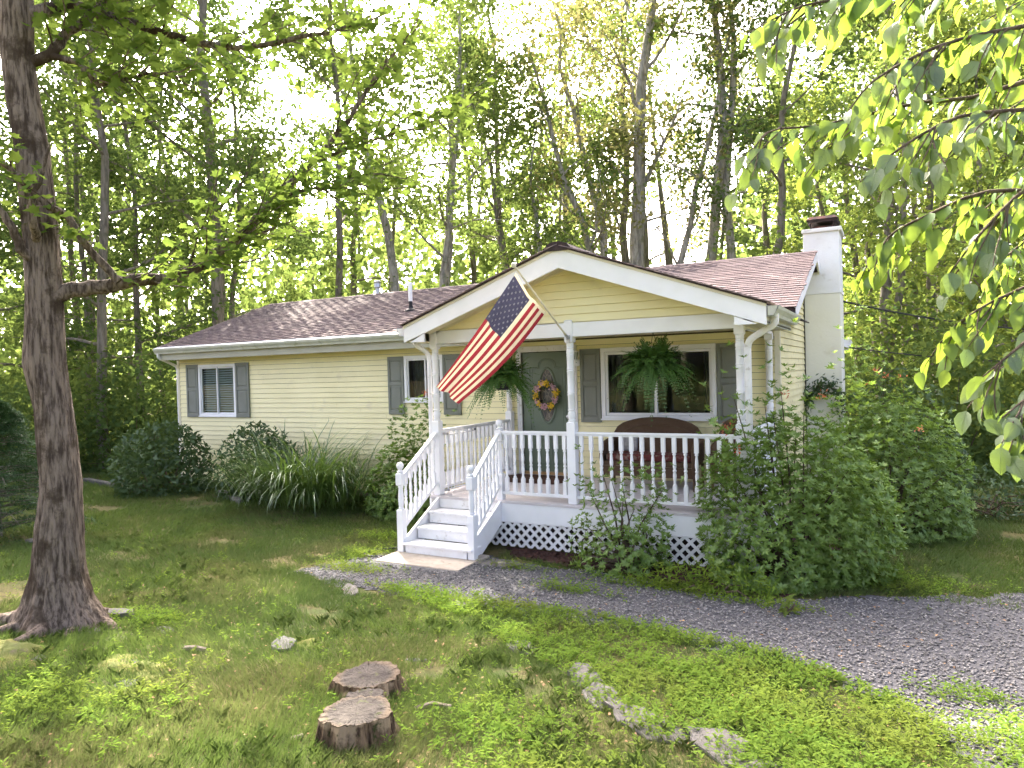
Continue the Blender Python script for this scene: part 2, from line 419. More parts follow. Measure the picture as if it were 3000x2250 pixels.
# right gable wall, seen edge on beside the chimney
rw = MB().prism([(.131,SZ0-.25),(HD-.131,SZ0-.25),(HD-.131,2.5),(RIDGE_Y,zroof(RIDGE_Y)-.16),(.131,2.5)], 'x', XR-.15, XR-.02).build('side_wall', M['lap_shade_backing'], house)
z = SZ0
while z < zroof(RIDGE_Y)-.3:
    zt = z + COURSE
    def span(q):
        d = (q + .16 - RIDGE_Z)/PITCH
        return max(.045, RIDGE_Y + d), min(HD-.045, RIDGE_Y - d)
    (b0, b1), (t0, t1) = span(z), span(zt)
    b1 = min(b1, 3.36); t1 = min(t1, 3.36)      # courses stop at the chimney
    if t1 > t0: course_board('siding_board', rw, M['siding_dirty'], lambda a, o, q: (XR-.02+o, a, q), b0, b1, t0, t1, z, zt+.004)
    z += COURSE
lw = MB().prism([(.131,SZ0-.25),(HD-.131,SZ0-.25),(HD-.131,2.5),(RIDGE_Y,zroof(RIDGE_Y)-.16),(.131,2.5)], 'x', XL+.02, XL+.15).build('end_wall', M['siding'], house)
MB().box(XL+.02, XR-.02, HD-.13, HD, SZ0-.25, 2.5).build('rear_wall', M['siding'], house)
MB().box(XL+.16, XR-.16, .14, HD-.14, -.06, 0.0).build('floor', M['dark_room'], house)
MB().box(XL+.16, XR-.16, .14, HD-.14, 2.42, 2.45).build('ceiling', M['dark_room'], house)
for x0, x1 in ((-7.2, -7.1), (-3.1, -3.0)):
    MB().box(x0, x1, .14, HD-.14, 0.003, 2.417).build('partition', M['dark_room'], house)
# corner posts
for x in (XL, XR):
    s = 1 if x < 0 else -1
    b = MB().box(min(x, x+s*.065), max(x, x+s*.065), -.026, -.004, SZ0-.02, 2.235)
    b.box(min(x-s*.008, x+s*.014), max(x-s*.008, x+s*.014), -.024, .075, SZ0-.02, 2.235)
    b.build('corner_post', M['cream'], house)
# roof slab, soffit, fascia
b = MB().prism([(EAVE_Y, zroof(EAVE_Y)-.012), (RIDGE_Y, RIDGE_Z-.012), (2*RIDGE_Y-EAVE_Y, zroof(EAVE_Y)-.012),
                (2*RIDGE_Y-EAVE_Y, zroof(EAVE_Y)-.13), (RIDGE_Y, RIDGE_Z-.13), (EAVE_Y, zroof(EAVE_Y)-.13)], 'x', XRL, XRR)
roof = b.build('roof', M['roof_edge'], house)
MB().box(XRL+.03, -2.95, EAVE_Y+.025, -.02, 2.238, 2.262).build('soffit', M['soffit'], house)
MB().box(XRL+.01, -2.95, EAVE_Y, EAVE_Y+.022, 2.225, 2.39).build('fascia_board', M['fascia'], house)
for i, x in enumerate((XRL-.012, XRR-.018)):        # rakes
    b = MB()
    for s in (-1, 1):
        e = (RIDGE_Y + s*(RIDGE_Y-EAVE_Y))
        poly = [(RIDGE_Y, RIDGE_Z-.005), (e, zroof(e)-.005), (e, zroof(e)-.17), (RIDGE_Y, RIDGE_Z-.17)]
        b.prism(poly if s > 0 else poly[::-1], 'x', x, x+.03)
    b.build('rake_board', M['white_old'], house)
    sx0, sx1 = (XR+.012, XRR-.02) if i else (XRL+.02, XL+.015)
    if sx1-sx0 > .05:
        b = MB().prism([(EAVE_Y, zroof(EAVE_Y)-.16), (RIDGE_Y, RIDGE_Z-.16), (RIDGE_Y, RIDGE_Z-.18), (EAVE_Y, zroof(EAVE_Y)-.18)], 'x', sx0, sx1)
        b.build('rake_soffit', M['soffit'], house)
# shingles on the front slope: tabs that show are single objects, the far ones are joined
sl = math.atan(PITCH); EXP = .127; TW = .305
tab_meshes = []
for v in range(5):
    r = np.random.default_rng(v); j = r.uniform(-.004, .004, 4)
    me = MB().add([(.002,j[0],.016),(TW-.003,j[1],.016),(TW-.003,.17,.003),(.002,.17,.003),(.002,j[0],.001),(TW-.003,j[1],.001),(TW-.003,.17,-.004),(.002,.17,-.004)],
                  [(0,1,2,3),(4,7,6,5),(0,4,5,1),(1,5,6,2),(2,6,7,3),(3,7,4,0)]).mesh('shingle')
    me.materials.append(M['shingle']); me.materials.append(M['roof_edge']); me.polygons.foreach_set('material_index', [0,0,1,0,0,0]); tab_meshes.append(me)
tabs = []
nc = int((RIDGE_Y-EAVE_Y)/math.cos(sl)/EXP)
for k in range(nc+1):
    s = k*EXP - .02; y = EAVE_Y + s*math.cos(sl); zz = zroof(EAVE_Y) + s*math.sin(sl)
    if s + .1 > (RIDGE_Y-EAVE_Y)/math.cos(sl): break
    x = XRL - .02 - (TW/2 if k % 2 else 0) - .07*((k*7) % 5)/5
    while x < XRR:
        xm = x + TW/2
        if x >= XRL-.03 and x + TW <= XRR+.05 and zporch(xm) < zroof(y+.05) + .03:
            tabs.append((x, y, zz + RNG.uniform(-.001, .0025), 1.0))
        elif x < XRL < x+TW-.03: tabs.append((XRL-.02, y, zz, (x+TW-XRL+.02)/TW))
        elif x < XRR-.03 and x+TW > XRR: tabs.append((x, y, zz, (XRR+.012-x)/TW))
        x += TW
def tabkey(t):
    right = 0 if t[0] > .2 else 3.0
    return (t[0]-CAM[0])**2 + (t[1]-CAM[1])**2 + right*20
tabs.sort(key=tabkey)
R = Matrix.Rotation(sl, 4, 'X')
for i, (x, y, zz, sc_) in enumerate(tabs[:300]):
    o = bpy.data.objects.new('shingle', tab_meshes[i % 5]); col.objects.link(o); o.parent = roof
    o.location = (x, y, zz); o.scale = (sc_, 1, 1); o.rotation_euler = (sl + RNG.normal(0, .006), 0, RNG.normal(0, .002))
VV = []; FF = []
for i, (x, y, zz, sc_) in enumerate(tabs[300:]):
    me = tab_meshes[i % 5]
    q = np.array([v.co[:] for v in me.vertices]); c, s_ = math.cos(sl), math.sin(sl)
    VV.append(np.stack([q[:,0]*sc_+x, q[:,1]*c-q[:,2]*s_+y, q[:,1]*s_+q[:,2]*c+zz], 1)); FF.append(np.array([(0,1,2,3),(4,7,6,5),(0,4,5,1),(1,5,6,2),(2,6,7,3),(3,7,4,0)])+8*i)
ms = np_mesh('shingles', np.concatenate(VV), np.concatenate(FF)); tag(link('shingles', ms, [M['shingle'], M['roof_edge']], roof), kind='stuff'); ms.polygons.foreach_set('material_index', np.tile([0,0,1,0,0,0], len(FF)))
x = XRL
while x < XRR-.02:      # ridge caps
    w = min(.21, XRR-x); dz = .004*((int(x*50)) % 2)
    MB().prism([(RIDGE_Y-.15, zroof(RIDGE_Y-.15)+.006+dz), (RIDGE_Y, RIDGE_Z+.014+dz), (RIDGE_Y+.15, zroof(RIDGE_Y+.15)+.006+dz), (RIDGE_Y+.15, zroof(RIDGE_Y+.15)-.004), (RIDGE_Y, RIDGE_Z+.002), (RIDGE_Y-.15, zroof(RIDGE_Y-.15)-.004)], 'x', x, x+w-.004).build('ridge_cap', M['shingle'], roof)
    x += .21
# gutter, guard and downspout of the left eave
def kgut(b, mp, a0, a1):
    P = [(0,0),(0,-.115),(.075,-.115),(.085,-.08),(.118,-.035),(.125,0),(.115,0),(.108,-.03),(.07,-.105),(.01,-.105),(.01,0)]
    n = len(P); V = [mp(a0, *p) for p in P] + [mp(a1, *p) for p in P]
    b.add(V, [(i, (i+1) % n, n+(i+1) % n, n+i) for i in range(n)] + [tuple(range(n))[::-1], tuple(range(n, 2*n))])
    b.add([mp(a0, *p) for p in ((.002,-.112),(.074,-.112),(.116,-.034),(.122,-.002),(.002,-.002))], [(0,1,2,3,4)])
    b.add([mp(a1, *p) for p in ((.002,-.112),(.074,-.112),(.116,-.034),(.122,-.002),(.002,-.002))], [(4,3,2,1,0)])
    return b
GZ = zroof(EAVE_Y) - .045
b = kgut(MB(), lambda a, o, h: (a, EAVE_Y-.003-o, GZ+h), XRL-.03, -2.97)
g1 = b.build('gutter', M['gutter'], house)
MB().add([(XRL-.03, EAVE_Y+.01, GZ+.052), (-2.97, EAVE_Y+.01, GZ+.052), (-2.97, EAVE_Y-.125, GZ+.006), (XRL-.03, EAVE_Y-.125, GZ+.006),
          (XRL-.03, EAVE_Y+.01, GZ+.046), (-2.97, EAVE_Y+.01, GZ+.046), (-2.97, EAVE_Y-.125, GZ+.001), (XRL-.03, EAVE_Y-.125, GZ+.001)],
         [(0,3,2,1),(4,5,6,7),(0,1,5,4),(1,2,6,5),(2,3,7,6),(3,0,4,7)]).build('gutter_guard', M['white_old'], house)
def spout(pts, w=.062, d=.052, up=(0,1,0)):
    b = MB(); pts = [Vector(p) for p in pts]
    # rounded elbows
    q = [pts[0]]
    for i in range(1, len(pts)-1):
        a, c, e = pts[i-1], pts[i], pts[i+1]; r = min(.09, (c-a).length*.45, (e-c).length*.45)
        p0 = c + (a-c).normalized()*r; p1 = c + (e-c).normalized()*r
        for t in (0, .25, .5, .75, 1): q.append(p0*(1-t)**2 + c*2*t*(1-t) + p1*t*t)
    q.append(pts[-1])
    V = []; n = len(q)
    for i, p in enumerate(q):
        dd = (q[min(i+1, n-1)] - q[max(i-1, 0)]).normalized(); u = Vector(up)
        u = (u - dd*u.dot(dd)).normalized(); s = dd.cross(u)
        for k in range(12):
            a = 2*PI*k/12; ca, sa = math.cos(a), math.sin(a)
            e = (abs(ca)**4 + abs(sa)**4)**-.25
            V.append(p + s*(ca*e*w/2) + u*(sa*e*d/2))
    F = [(i*12+k, i*12+(k+1) % 12, (i+1)*12+(k+1) % 12, (i+1)*12+k) for i in range(n-1) for k in range(12)]
    F += [tuple(range(12))[::-1], tuple(range((n-1)*12, n*12))]
    return b.add(V, F)
spout([(-11.36,-.48,GZ-.10),(-11.36,-.48,GZ-.19),(-11.385,.02,GZ-.40),(-11.385,.02,-.35)], .058, .05, (1,0,0)).build('downspout', M['white_old'], house, smooth=True)

# windows
def window_unit(w, mull, blinds=False, curtain=None, fr=.062):
    x0, x1, z0, z1 = w
    b = MB(); y0, y1 = -.042, .05
    b.box(x0, x1, y0, y1, z1-fr, z1).box(x0, x1, y0, y1, z0, z0+fr).box(x0, x0+fr, y0, y1, z0+fr, z1-fr).box(x1-fr, x1, y0, y1, z0+fr, z1-fr)
    wnd = b.build('window', M['white'], house, bevel=.006)
    MB().box(x0-.01, x1+.01, -.058, -.044, z0-.004, z0+.022).build('sill', M['white'], wnd)
    i = fr + .003; sw = .026 if fr < .065 else .042
    for a, c, y in ((x0+i, mull+.014, -.004), (mull-(.014 if fr < .065 else .022), x1-i, .022)):
        b = MB().box(a, c, y-.012, y+.012, z1-i-sw, z1-i).box(a, c, y-.012, y+.012, z0+i, z0+i+sw)
        b.box(a, a+sw, y-.012, y+.012, z0+i+sw, z1-i-sw).box(c-sw, c, y-.012, y+.012, z0+i+sw, z1-i-sw)
        b.build('sash', M['white'], wnd)
        MB().box(a+sw, c-sw, y-.003, y+.003, z0+i+sw, z1-i-sw).build('pane', M['glass'], wnd)
    if blinds:
        z = z0+i+.02
        while z < z1-i-.02:
            t = .013
            MB().add([(x0+i,.048,z-t),(x1-i,.048,z-t),(x1-i,.076,z+t),(x0+i,.076,z+t),(x0+i,.048,z-t+.003),(x1-i,.048,z-t+.003),(x1-i,.076,z+t+.003),(x0+i,.076,z+t+.003)],
                     [(0,3,2,1),(4,5,6,7),(0,1,5,4),(1,2,6,5),(2,3,7,6),(3,0,4,7)]).build('blind_slat', M['blind'], wnd)
            z += .052
    if curtain:
        for a, c in curtain:
            n = 40; xs = np.linspace(a, c, n); ys = .16 + .025*np.sin(np.linspace(0, (c-a)*70, n))
            V = [(x, y, z1-.03) for x, y in zip(xs, ys)] + [(x, y, z0-.1) for x, y in zip(xs, ys)]
            MB().add(V, [(k, k+1, n+k+1, n+k) for k in range(n-1)]).build('curtain', M['curtain'], wnd, smooth=True)
    return wnd
window_unit(W1, -10.03, blinds=True)
window_unit(W2, -4.40, curtain=[(-4.8,-4.06)])
window_unit(W3, -0.045, curtain=[(-.88,-.62), (.66,.84)], fr=.07)

def shutter(x0, x1, z0, z1):
    b = MB().box(x0, x1, -.036, -.0175, z0, z1)
    st = .05; zm = z0 + (z1-z0)*.53
    for a, c, e, f in ((x0,x0+st,z0,z1),(x1-st,x1,z0,z1),(x0+st,x1-st,z0,z0+.085),(x0+st,x1-st,z1-.065,z1),(x0+st,x1-st,zm-.032,zm+.032)):
        b.box(a, c, -.052, -.034, e, f)
    s = b.build('shutter', M['shutter'], house, bevel=.004)
    for e, f in ((z0+.085, zm-.032), (zm+.032, z1-.065)):
        g = .014; h = .034
        V = [(x0+st+g,-.0362,e+g),(x1-st-g,-.0362,e+g),(x1-st-g,-.0362,f-g),(x0+st+g,-.0362,f-g),(x0+st+h,-.049,e+h),(x1-st-h,-.049,e+h),(x1-st-h,-.049,f-h),(x0+st+h,-.049,f-h)]
        MB().add(V, [(4,5,6,7),(0,1,5,4),(1,2,6,5),(2,3,7,6),(3,0,4,7)]).build('panel', M['shutter'], s)
for q in ((-11.013,-10.622,.925,2.112), (-9.404,-8.995,.925,2.112), (-5.24,-4.872,1.005,2.095), (-3.988,-3.62,1.005,2.095), (-1.30,-.952,.895,2.086), (.897,1.25,.895,2.086)):
    shutter(*q)

# door
x0, x1, z1 = -2.40, -1.45, 2.075
b = MB()
b.box(x0-.085, x0, -.034, .06, 0.004, z1+.10).box(x1, x1+.085, -.034, .06, 0.004, z1+.10).box(x0, x1, -.032, .06, z1, z1+.10)
b.box(x0-.06, x0-.035, -.048, -.034, .004, z1+.06)
b.build('door_casing', M['white_old'], house, bevel=.005)
dx0, dx1, dz0, dz1 = x0+.014, x1-.014, .05, z1-.012
door = MB().box(dx0, dx1, .012, .055, dz0, dz1).build('door', M['door'], house)
MB().box(x0+.002, x1-.002, -.055, .07, .004, .044).build('threshold', M['threshold'], door)
dc = -1.925
def ribbon(pts, w=.028, y=.004, closed=False):
    b = MB(); n = len(pts); V = []
    for i, p in enumerate(pts):
        a = pts[(i-1) % n] if closed or i else pts[0]; c = pts[(i+1) % n] if closed or i < n-1 else pts[-1]
        d = Vector((c[0]-a[0], 0, c[1]-a[1])).normalized(); s = Vector((-d.z, 0, d.x))
        q = Vector((p[0], 0, p[1]))
        for o, yy in ((-w/2, .0125), (-w*.2, y), (w*.2, y), (w/2, .0125)):
            t = q + s*o; V.append((t.x, yy, t.z))
    m = n if closed else n-1
    F = [(i*4+k, i*4+k+1, ((i+1) % n)*4+k+1, ((i+1) % n)*4+k) for i in range(m) for k in range(3)]
    return b.add(V, F)
hw = .33
arch = [(-hw, .62), (-hw, 1.80), (-.20, 1.80)] + [(-.20+.05*math.sin(t), 1.80+.05-.05*math.cos(t)) for t in (.4,.8)] + [(.17*math.sin(a), 1.835+.115*math.cos(a)) for a in np.linspace(-1.1, 1.1, 11)] + [(.20-.05*math.sin(t), 1.80+.05-.05*math.cos(t)) for t in (.8,.4)] + [(.20, 1.80), (hw, 1.80), (hw, .62)]
ribbon([(dc+p, q) for p, q in arch], closed=True).build('door_moulding', M['door'], door, smooth=True)
ribbon([(dc+p*.84, .64+(q-.62)*.955+.02) for p, q in arch], .016, .007, True).build('door_moulding', M['door'], door, smooth=True)
for s in (-1, 1):
    ribbon([(dc+s*.06, .20), (dc+s*hw, .20), (dc+s*hw, .52), (dc+s*.06, .52)], closed=True).build('door_moulding', M['door'], door, smooth=True)
ov = [(dc+.165*math.cos(a), 1.335+.46*math.sin(a)) for a in np.linspace(0, 2*PI, 41)[:-1]]
ribbon(ov, .05, -.008, True).build('oval_frame', M['door'], door, smooth=True)
def leaded():
    t = NT('leaded oval glass'); v = t.pos()
    vo = t.n('ShaderNodeTexVoronoi', feature='DISTANCE_TO_EDGE'); t.set(vo.inputs[0], t.mapping(v, (1,1,.5))); vo.inputs['Scale'].default_value = 17
    c = t.mix(t.ramp(vo.outputs[0], .02, .07), (.20,.17,.12), (.035,.033,.03)); c = t.mix(t.ramp(t.noise(v, 12), .45, .65), c, (.12,.10,.07))
    return t.done(t.principled(c, .15, t.bump(t.noise(v, 55, 3), .6, .01), .6))
M['leaded'] = leaded()
MB().add([(p, .009, q) for p, q in ov], [tuple(range(40))]).build('oval_pane', M['leaded'], door)
MB().lathe([(.012,0),(.03,-.003),(.03,-.014),(.012,-.02),(.012,-.045),(.03,-.055),(.03,-.075),(.012,-.084)], (-1.53, .012, .98), 14, axis='y').build('door_knob', M['metal'], door, smooth=True)

# chimney
CX0, CX1, CY0, CY1 = 1.785, 2.40, 3.40, 4.22
b = MB().box(CX0, CX1, CY0, CY1, -.75, 3.02, 1)
b.add([(CX0-.01,CY0-.012,3.02),(CX1+.012,CY0-.012,3.02),(CX1+.012,CY1,3.02),(CX0-.01,CY1,3.02),(CX0-.01,CY0-.004,3.10),(CX1,CY0-.004,3.10),(CX1,CY1,3.10),(CX0-.01,CY1,3.10),
       (CX0,CY0,4.16),(CX1-.01,CY0,4.16),(CX1-.01,CY1,4.16),(CX0,CY1,4.16)],
      [(0,3,2,1),(0,1,5,4),(1,2,6,5),(2,3,7,6),(3,0,4,7),(4,5,9,8),(5,6,10,9),(6,7,11,10),(7,4,8,11),(8,9,10,11)])
ch = b.build('chimney', [M['stucco'], M['stucco_cream']], house, bevel=.012)
MB().box(CX0-.02, CX1+.035, CY0-.035, CY1+.035, 4.155, 4.225).build('chimney_crown', M['stucco'], ch, bevel=.01)
MB().box(CX0+.16, CX1-.12, CY0+.2, CY1-.2, 4.22, 4.30).build('flue_tile', M['rust'], ch)
b = MB()
for px_, py_ in ((CX0+.12, CY0+.16), (CX1-.10, CY0+.16), (CX0+.12, CY1-.16), (CX1-.10, CY1-.16)): b.box(px_-.012, px_+.012, py_-.012, py_+.012, 4.222, 4.40)
b.build('cap_leg', M['soot_and_shade'], ch)
a0, a1, e0, e1 = CX0+.07, CX1-.04, CY0+.08, CY1-.08
b = MB().add([(a0,e0,4.36),(a1,e0,4.36),(a1,e1,4.36),(a0,e1,4.36),(a0-.02,e0-.02,4.41),(a1+.02,e0-.02,4.41),(a1+.02,e1+.02,4.41),(a0-.02,e1+.02,4.41),(a0+.04,e0+.05,4.47),(a1-.04,e0+.05,4.47),(a1-.04,e1-.05,4.47),(a0+.04,e1-.05,4.47)],
             [(0,3,2,1),(0,1,5,4),(1,2,6,5),(2,3,7,6),(3,0,4,7),(4,5,9,8),(5,6,10,9),(6,7,11,10),(7,4,8,11),(8,9,10,11)], 0)
b.mi[-5:] = [1]*5
b.build('rain_cap', [M['soot_and_shade'], M['rust']], ch)
# pipes on the roof
vp = (-5.46, 1.05, zroof(1.05))
p = MB().lathe([(.037,.02),(.037,.20)], vp, 14).build('vent_pipe', M['black'], house, smooth=True)
MB().lathe([(.043,.19),(.043,.57),(.038,.575)], vp, 14).build('pipe_sleeve', M['white'], p, smooth=True)
MB().lathe([(.13,-.02),(.12,.012),(.055,.05),(.045,.09)], vp, 16).build('pipe_boot', M['black'], p, smooth=True)
fl = (-7.95, 3.1, zroof(3.1))
p = MB().lathe([(.055,-.1),(.055,.27)], fl, 14).build('flue_pipe', M['galv'], house, smooth=True)
MB().lathe([(.06,.24),(.082,.26),(.082,.34),(.075,.36),(.082,.37),(.082,.41),(.05,.44)], fl, 16).build('flue_cap', M['galv'], p, smooth=True)
# small dish on the chimney flank
ds = (CX1+.06, CY1-.1, 2.12)
b = MB().lathe([(.01,.0),(.05,-.006),(.08,-.018),(.084,-.016),(.05,.002),(.01,.01)], ds, 20, axis='y')
dish = b.build('satellite_dish', M['white_old'], house, smooth=True)
MB().tube([(CX1+.004, CY1-.05, 2.0), (CX1+.07, CY1-.05, 2.0), (CX1+.10, CY1-.09, 2.1)], .012).build('dish_arm', M['galv'], dish)

# ------------------------------------------------------------------ the porch
P0, P1, P2, PD = -2.606, -0.49, 1.645, -2.29
FY = PD - .10                                   # front edge of the deck
porch = thing('front_porch', (-.48, -1.2, -.62), 'white gabled front porch with turned columns, railings and lattice skirt', 'porch')
# deck boards run along the house
db = MB().box(P0-.08, P2+.08, FY+.03, -.02, -.16, -.034).build('deck', M['white_old'], porch)
y = FY - .012; i = 0
while y < -.03:
    w = min(.139, -.022-y)
    MB().box(P0-.09 + .002*(i % 2), P2+.09, y, y+w-.005, -.032, -.0005*(i % 3)).build('deck_board', M['deck'], db); y += .14; i += 1
MB().box(-1.62, P2+.10, FY-.002, FY+.028, -.275, -.034).build('deck_skirt', M['white'], porch)
MB().box(P0-.10, P0-.07, FY, -.02, -.275, -.034).build('deck_skirt', M['white'], porch)
MB().box(P2+.07, P2+.101, FY+.03, -.02, -.275, -.034).build('deck_skirt', M['white'], porch)
# lattice
def lattice(mp, a0, a1, z0, z1, layer=0):
    lat = MB()
    for q in ((a0,a1,z1-.012,z1),): lat.add([mp(q[0],.004,q[2]),mp(q[1],.004,q[2]),mp(q[1],.02,q[2]),mp(q[0],.02,q[2]),mp(q[0],.004,q[3]),mp(q[1],.004,q[3]),mp(q[1],.02,q[3]),mp(q[0],.02,q[3])], [(0,3,2,1),(4,5,6,7),(0,1,5,4),(1,2,6,5),(2,3,7,6),(3,0,4,7)])
    L = lat.build('lattice', M['white_old'], porch); h = z1-z0; s = .134; w = .027
    for d, o in ((1, 0.0), (-1, .0065)):
        a = a0 - h
        while a < a1 + h:
            def clip(t0, t1):
                # strip centre runs (a+d*t, z0+t)
                return t0, t1
            pts = []
            t0, t1 = 0.0, h
            if d > 0: t0 = max(t0, a0-a); t1 = min(t1, a1-a)
            else: t0 = max(t0, a-a1); t1 = min(t1, a-a0)
            if t1 - t0 > .02:
                c = []
                for t in (t0, t1):
                    for e in (-w, w): c.append((a + d*t + e, z0+t))
                V = [mp(p, o, q) for p, q in c] + [mp(p, o+.006, q) for p, q in c]
                MB().add(V, [(0,1,3,2),(4,6,7,5),(0,4,5,1),(1,5,7,3),(3,7,6,2),(2,6,4,0)]).build('lattice_strip', M['white_old'], L)
            a += s
lattice(lambda a, o, z: (a, FY+.012-o, z), -2.1, P2+.06, -.615, -.277)
MB().box(-2.4, P2+.0, FY+.25, FY+.27, -.63, -.285).build('underdeck_shade', M['soot_and_shade'], porch)  # added dark sheet, paints the shade under the deck behind the lattice
MB().box(P0-.09, P0-.07, FY+.03, -.05, -.62, -.28).build('side_skirt', M['white_old'], porch)
MB().box(P2+.065, P2+.085, FY+.03, -.05, -.62, -.28).build('side_skirt', M['white_old'], porch)

COLPROF = [(.045,0),(.05,.012),(.05,.025),(.04,.032),(.047,.05),(.052,.085),(.050,.115),(.040,.135),(.040,.140),(.050,.148),(.050,.160),(.041,.168),(.045,.178),
           (.046,.34),(.050,.345),(.050,.362),(.045,.367),(.045,.375),(.050,.380),(.050,.395),(.046,.40),(.047,.645),(.051,.65),(.051,.665),(.046,.67),(.046,.678),(.051,.683),(.051,.697),(.047,.70),
           (.048,.855),(.051,.86),(.051,.872),(.046,.878),(.052,.895),(.052,.92),(.044,.945),(.042,.95),(.050,.957),(.050,.97),(.041,.975),(.045,.985),(.049,.99),(.049,1.0),(.046,1.003),(.05,1.02),(.05,1.028)]
def block(b, x, y, h, z0, z1, ch=.014):
    """square block with chamfered ends"""
    V = []
    for zz, hh in ((z0, h-ch), (z0+ch, h), (z1-ch, h), (z1, h-ch)):
        V += [(x-hh,y-hh,zz),(x+hh,y-hh,zz),(x+hh,y+hh,zz),(x-hh,y+hh,zz)]
    F = [(3,2,1,0),(12,13,14,15)] + [(4*i+k, 4*i+(k+1) % 4, 4*i+4+(k+1) % 4, 4*i+4+k) for i in range(3) for k in range(4)]
    return b.add(V, F)
Z1, Z2 = 2.104, 1.0765
def column(x, y, top=2.40):
    b = block(MB(), x, y, .057, -.001, Z2)
    c = b.build('column', M['white'], porch)
    MB().lathe([(r, h*(Z1-Z2)/1.028) for r, h in COLPROF], (x, y, Z2-.001), 20).build('turned_shaft', M['white'], c, smooth=True)
    block(MB(), x, y, .056, Z1-.001, top).build('column_block', M['white'], c)
for x in (P0, P1, P2): column(x, PD)
for x in (P0, P2): column(x, -.085, 2.21)

BAL = [(.0165,.24),(.0195,.25),(.0195,.262),(.012,.275),(.012,.285),(.0135,.32),(.0185,.39),(.018,.42),(.0125,.455),(.0125,.465),(.0185,.473),(.0185,.49),(.0125,.50),(.0125,.51),(.018,.55),(.0185,.58),(.015,.65),(.0115,.71),(.0115,.72),(.018,.73),(.018,.745),(.0145,.755),(.0165,.765)]
b = MB().box(-.0235,.0235,-.0235,.0235,0,.24).lathe([(r*1.22, h) for r, h in BAL], (0,0,0), 12).box(-.0235,.0235,-.0235,.0235,.765,1.0)
bal_me = b.mesh('baluster'); bal_me.materials.append(M['white']); shade_auto(bal_me, .5)
def baluster(parent, x, y, z0, z1):
    o = bpy.data.objects.new('baluster', bal_me); col.objects.link(o); o.parent = parent
    o.location = (x, y, z0); o.scale = (1, 1, z1-z0); return o
ZR, RB = .944, .115
def rail(a, c, n, name='railing'):
    a = Vector(a); c = Vector(c); d = c-a
    b = MB(); b.bar(a+Vector((0,0,ZR-.016)), c+Vector((0,0,ZR-.016)), .062, .032).bar(a+Vector((0,0,ZR-.042)), c+Vector((0,0,ZR-.042)), .036, .022)
    r = b.build(name, M['white'], porch, bevel=.006)
    MB().bar(a+Vector((0,0,RB-.02)), c+Vector((0,0,RB-.02)), .045, .042).build('bottom_rail', M['white'], r, bevel=.005)
    for i in range(n):
        p = a + d*((i+.5)/n); baluster(r, p.x, p.y, RB-.002, ZR-.05)
NX = -1.58
rail((NX+.04, PD, 0), (P1-.056, PD, 0), 8)
rail((P1+.056, PD, 0), (P2-.056, PD, 0), 15)
rail((P0, PD+.056, 0), (P0, -.14, 0), 16)
rail((P2, PD+.056, 0), (P2, -.14, 0), 16)
BALLF = [(.03,0),(.044,.012),(.044,.02),(.026,.03),(.024,.04),(.034,.052),(.046,.075),(.049,.092),(.046,.112),(.034,.132),(.018,.141),(.004,.1435)]
NPROF = [(.03,0),(.036,.01),(.036,.025),(.03,.035),(.034,.06),(.038,.14),(.036,.22),(.029,.31),(.029,.32),(.036,.33),(.036,.345),(.03,.355)]
def newel(x, y, z0, zs, parent):
    """zs: heights of lower block top, upper block bottom, upper block top"""
    n = block(MB(), x, y, .046, z0, zs[0]).build('newel_post', M['white'], parent)
    block(MB(), x, y, .046, zs[1], zs[2]).build('newel_block', M['white'], n)
    MB().lathe([(r, h/.355*(zs[1]-zs[0])) for r, h in NPROF], (x, y, zs[0]-.0), 18).build('newel_shaft', M['white'], n, smooth=True)
    MB().lathe(BALLF, (x, y, zs[2]), 20).build('ball_finial', M['white'], n, smooth=True)
newel(NX, PD, -.03, (.36, .80, .955), porch)
# header beams, ceiling, gable
MB().box(P0+.03, P2-.03, PD-.045, PD+.05, 2.1816, 2.36).build('header_beam', M['white'], porch)
for x in (P0, P2): MB().box(x-.045, x+.045, PD+.052, -.02, 2.183, 2.33).build('side_beam', M['white'], porch)
MB().box(P0+.046, P2-.046, PD+.052, -.02, 2.268, 2.29).build('ceiling', M['ceiling'], porch)
gw = MB().prism([(P0-.03, 2.362), (P2+.03, 2.362), (P2+.03, zporch(P2+.03)-.15), (PRX, PRZ-.15), (P0-.03, zporch(P0-.03)-.15)][::-1], 'y', PD-.012, PD+.03).build('gable_wall', M['siding'], porch)
z = 2.362
while z < PRZ - .24:
    zt = min(z+COURSE, PRZ-.2)
    def gx(q):
        h = (PRZ-.18-q)/PPITCH; return max(P0-.02, PRX-h), min(P2+.02, PRX+h)
    (b0, b1), (t0, t1) = gx(z), gx(zt)
    course_board('siding_board', gw, M['siding'], lambda a, o, q: (a, PD-.014-o, q), b0, b1, t0, t1, z, zt+.003); z += COURSE
for s in (-1, 1):   # trim under the gable rake
    xe = P2+.02 if s > 0 else P0-.02
    poly = [(PRX, PRZ-.17), (xe, zporch(xe)-.17), (xe, zporch(xe)-.205), (PRX, PRZ-.205)]
    MB().prism(poly if s > 0 else poly[::-1], 'y', PD-.045, PD-.034).build('gable_trim', M['cream'], porch)
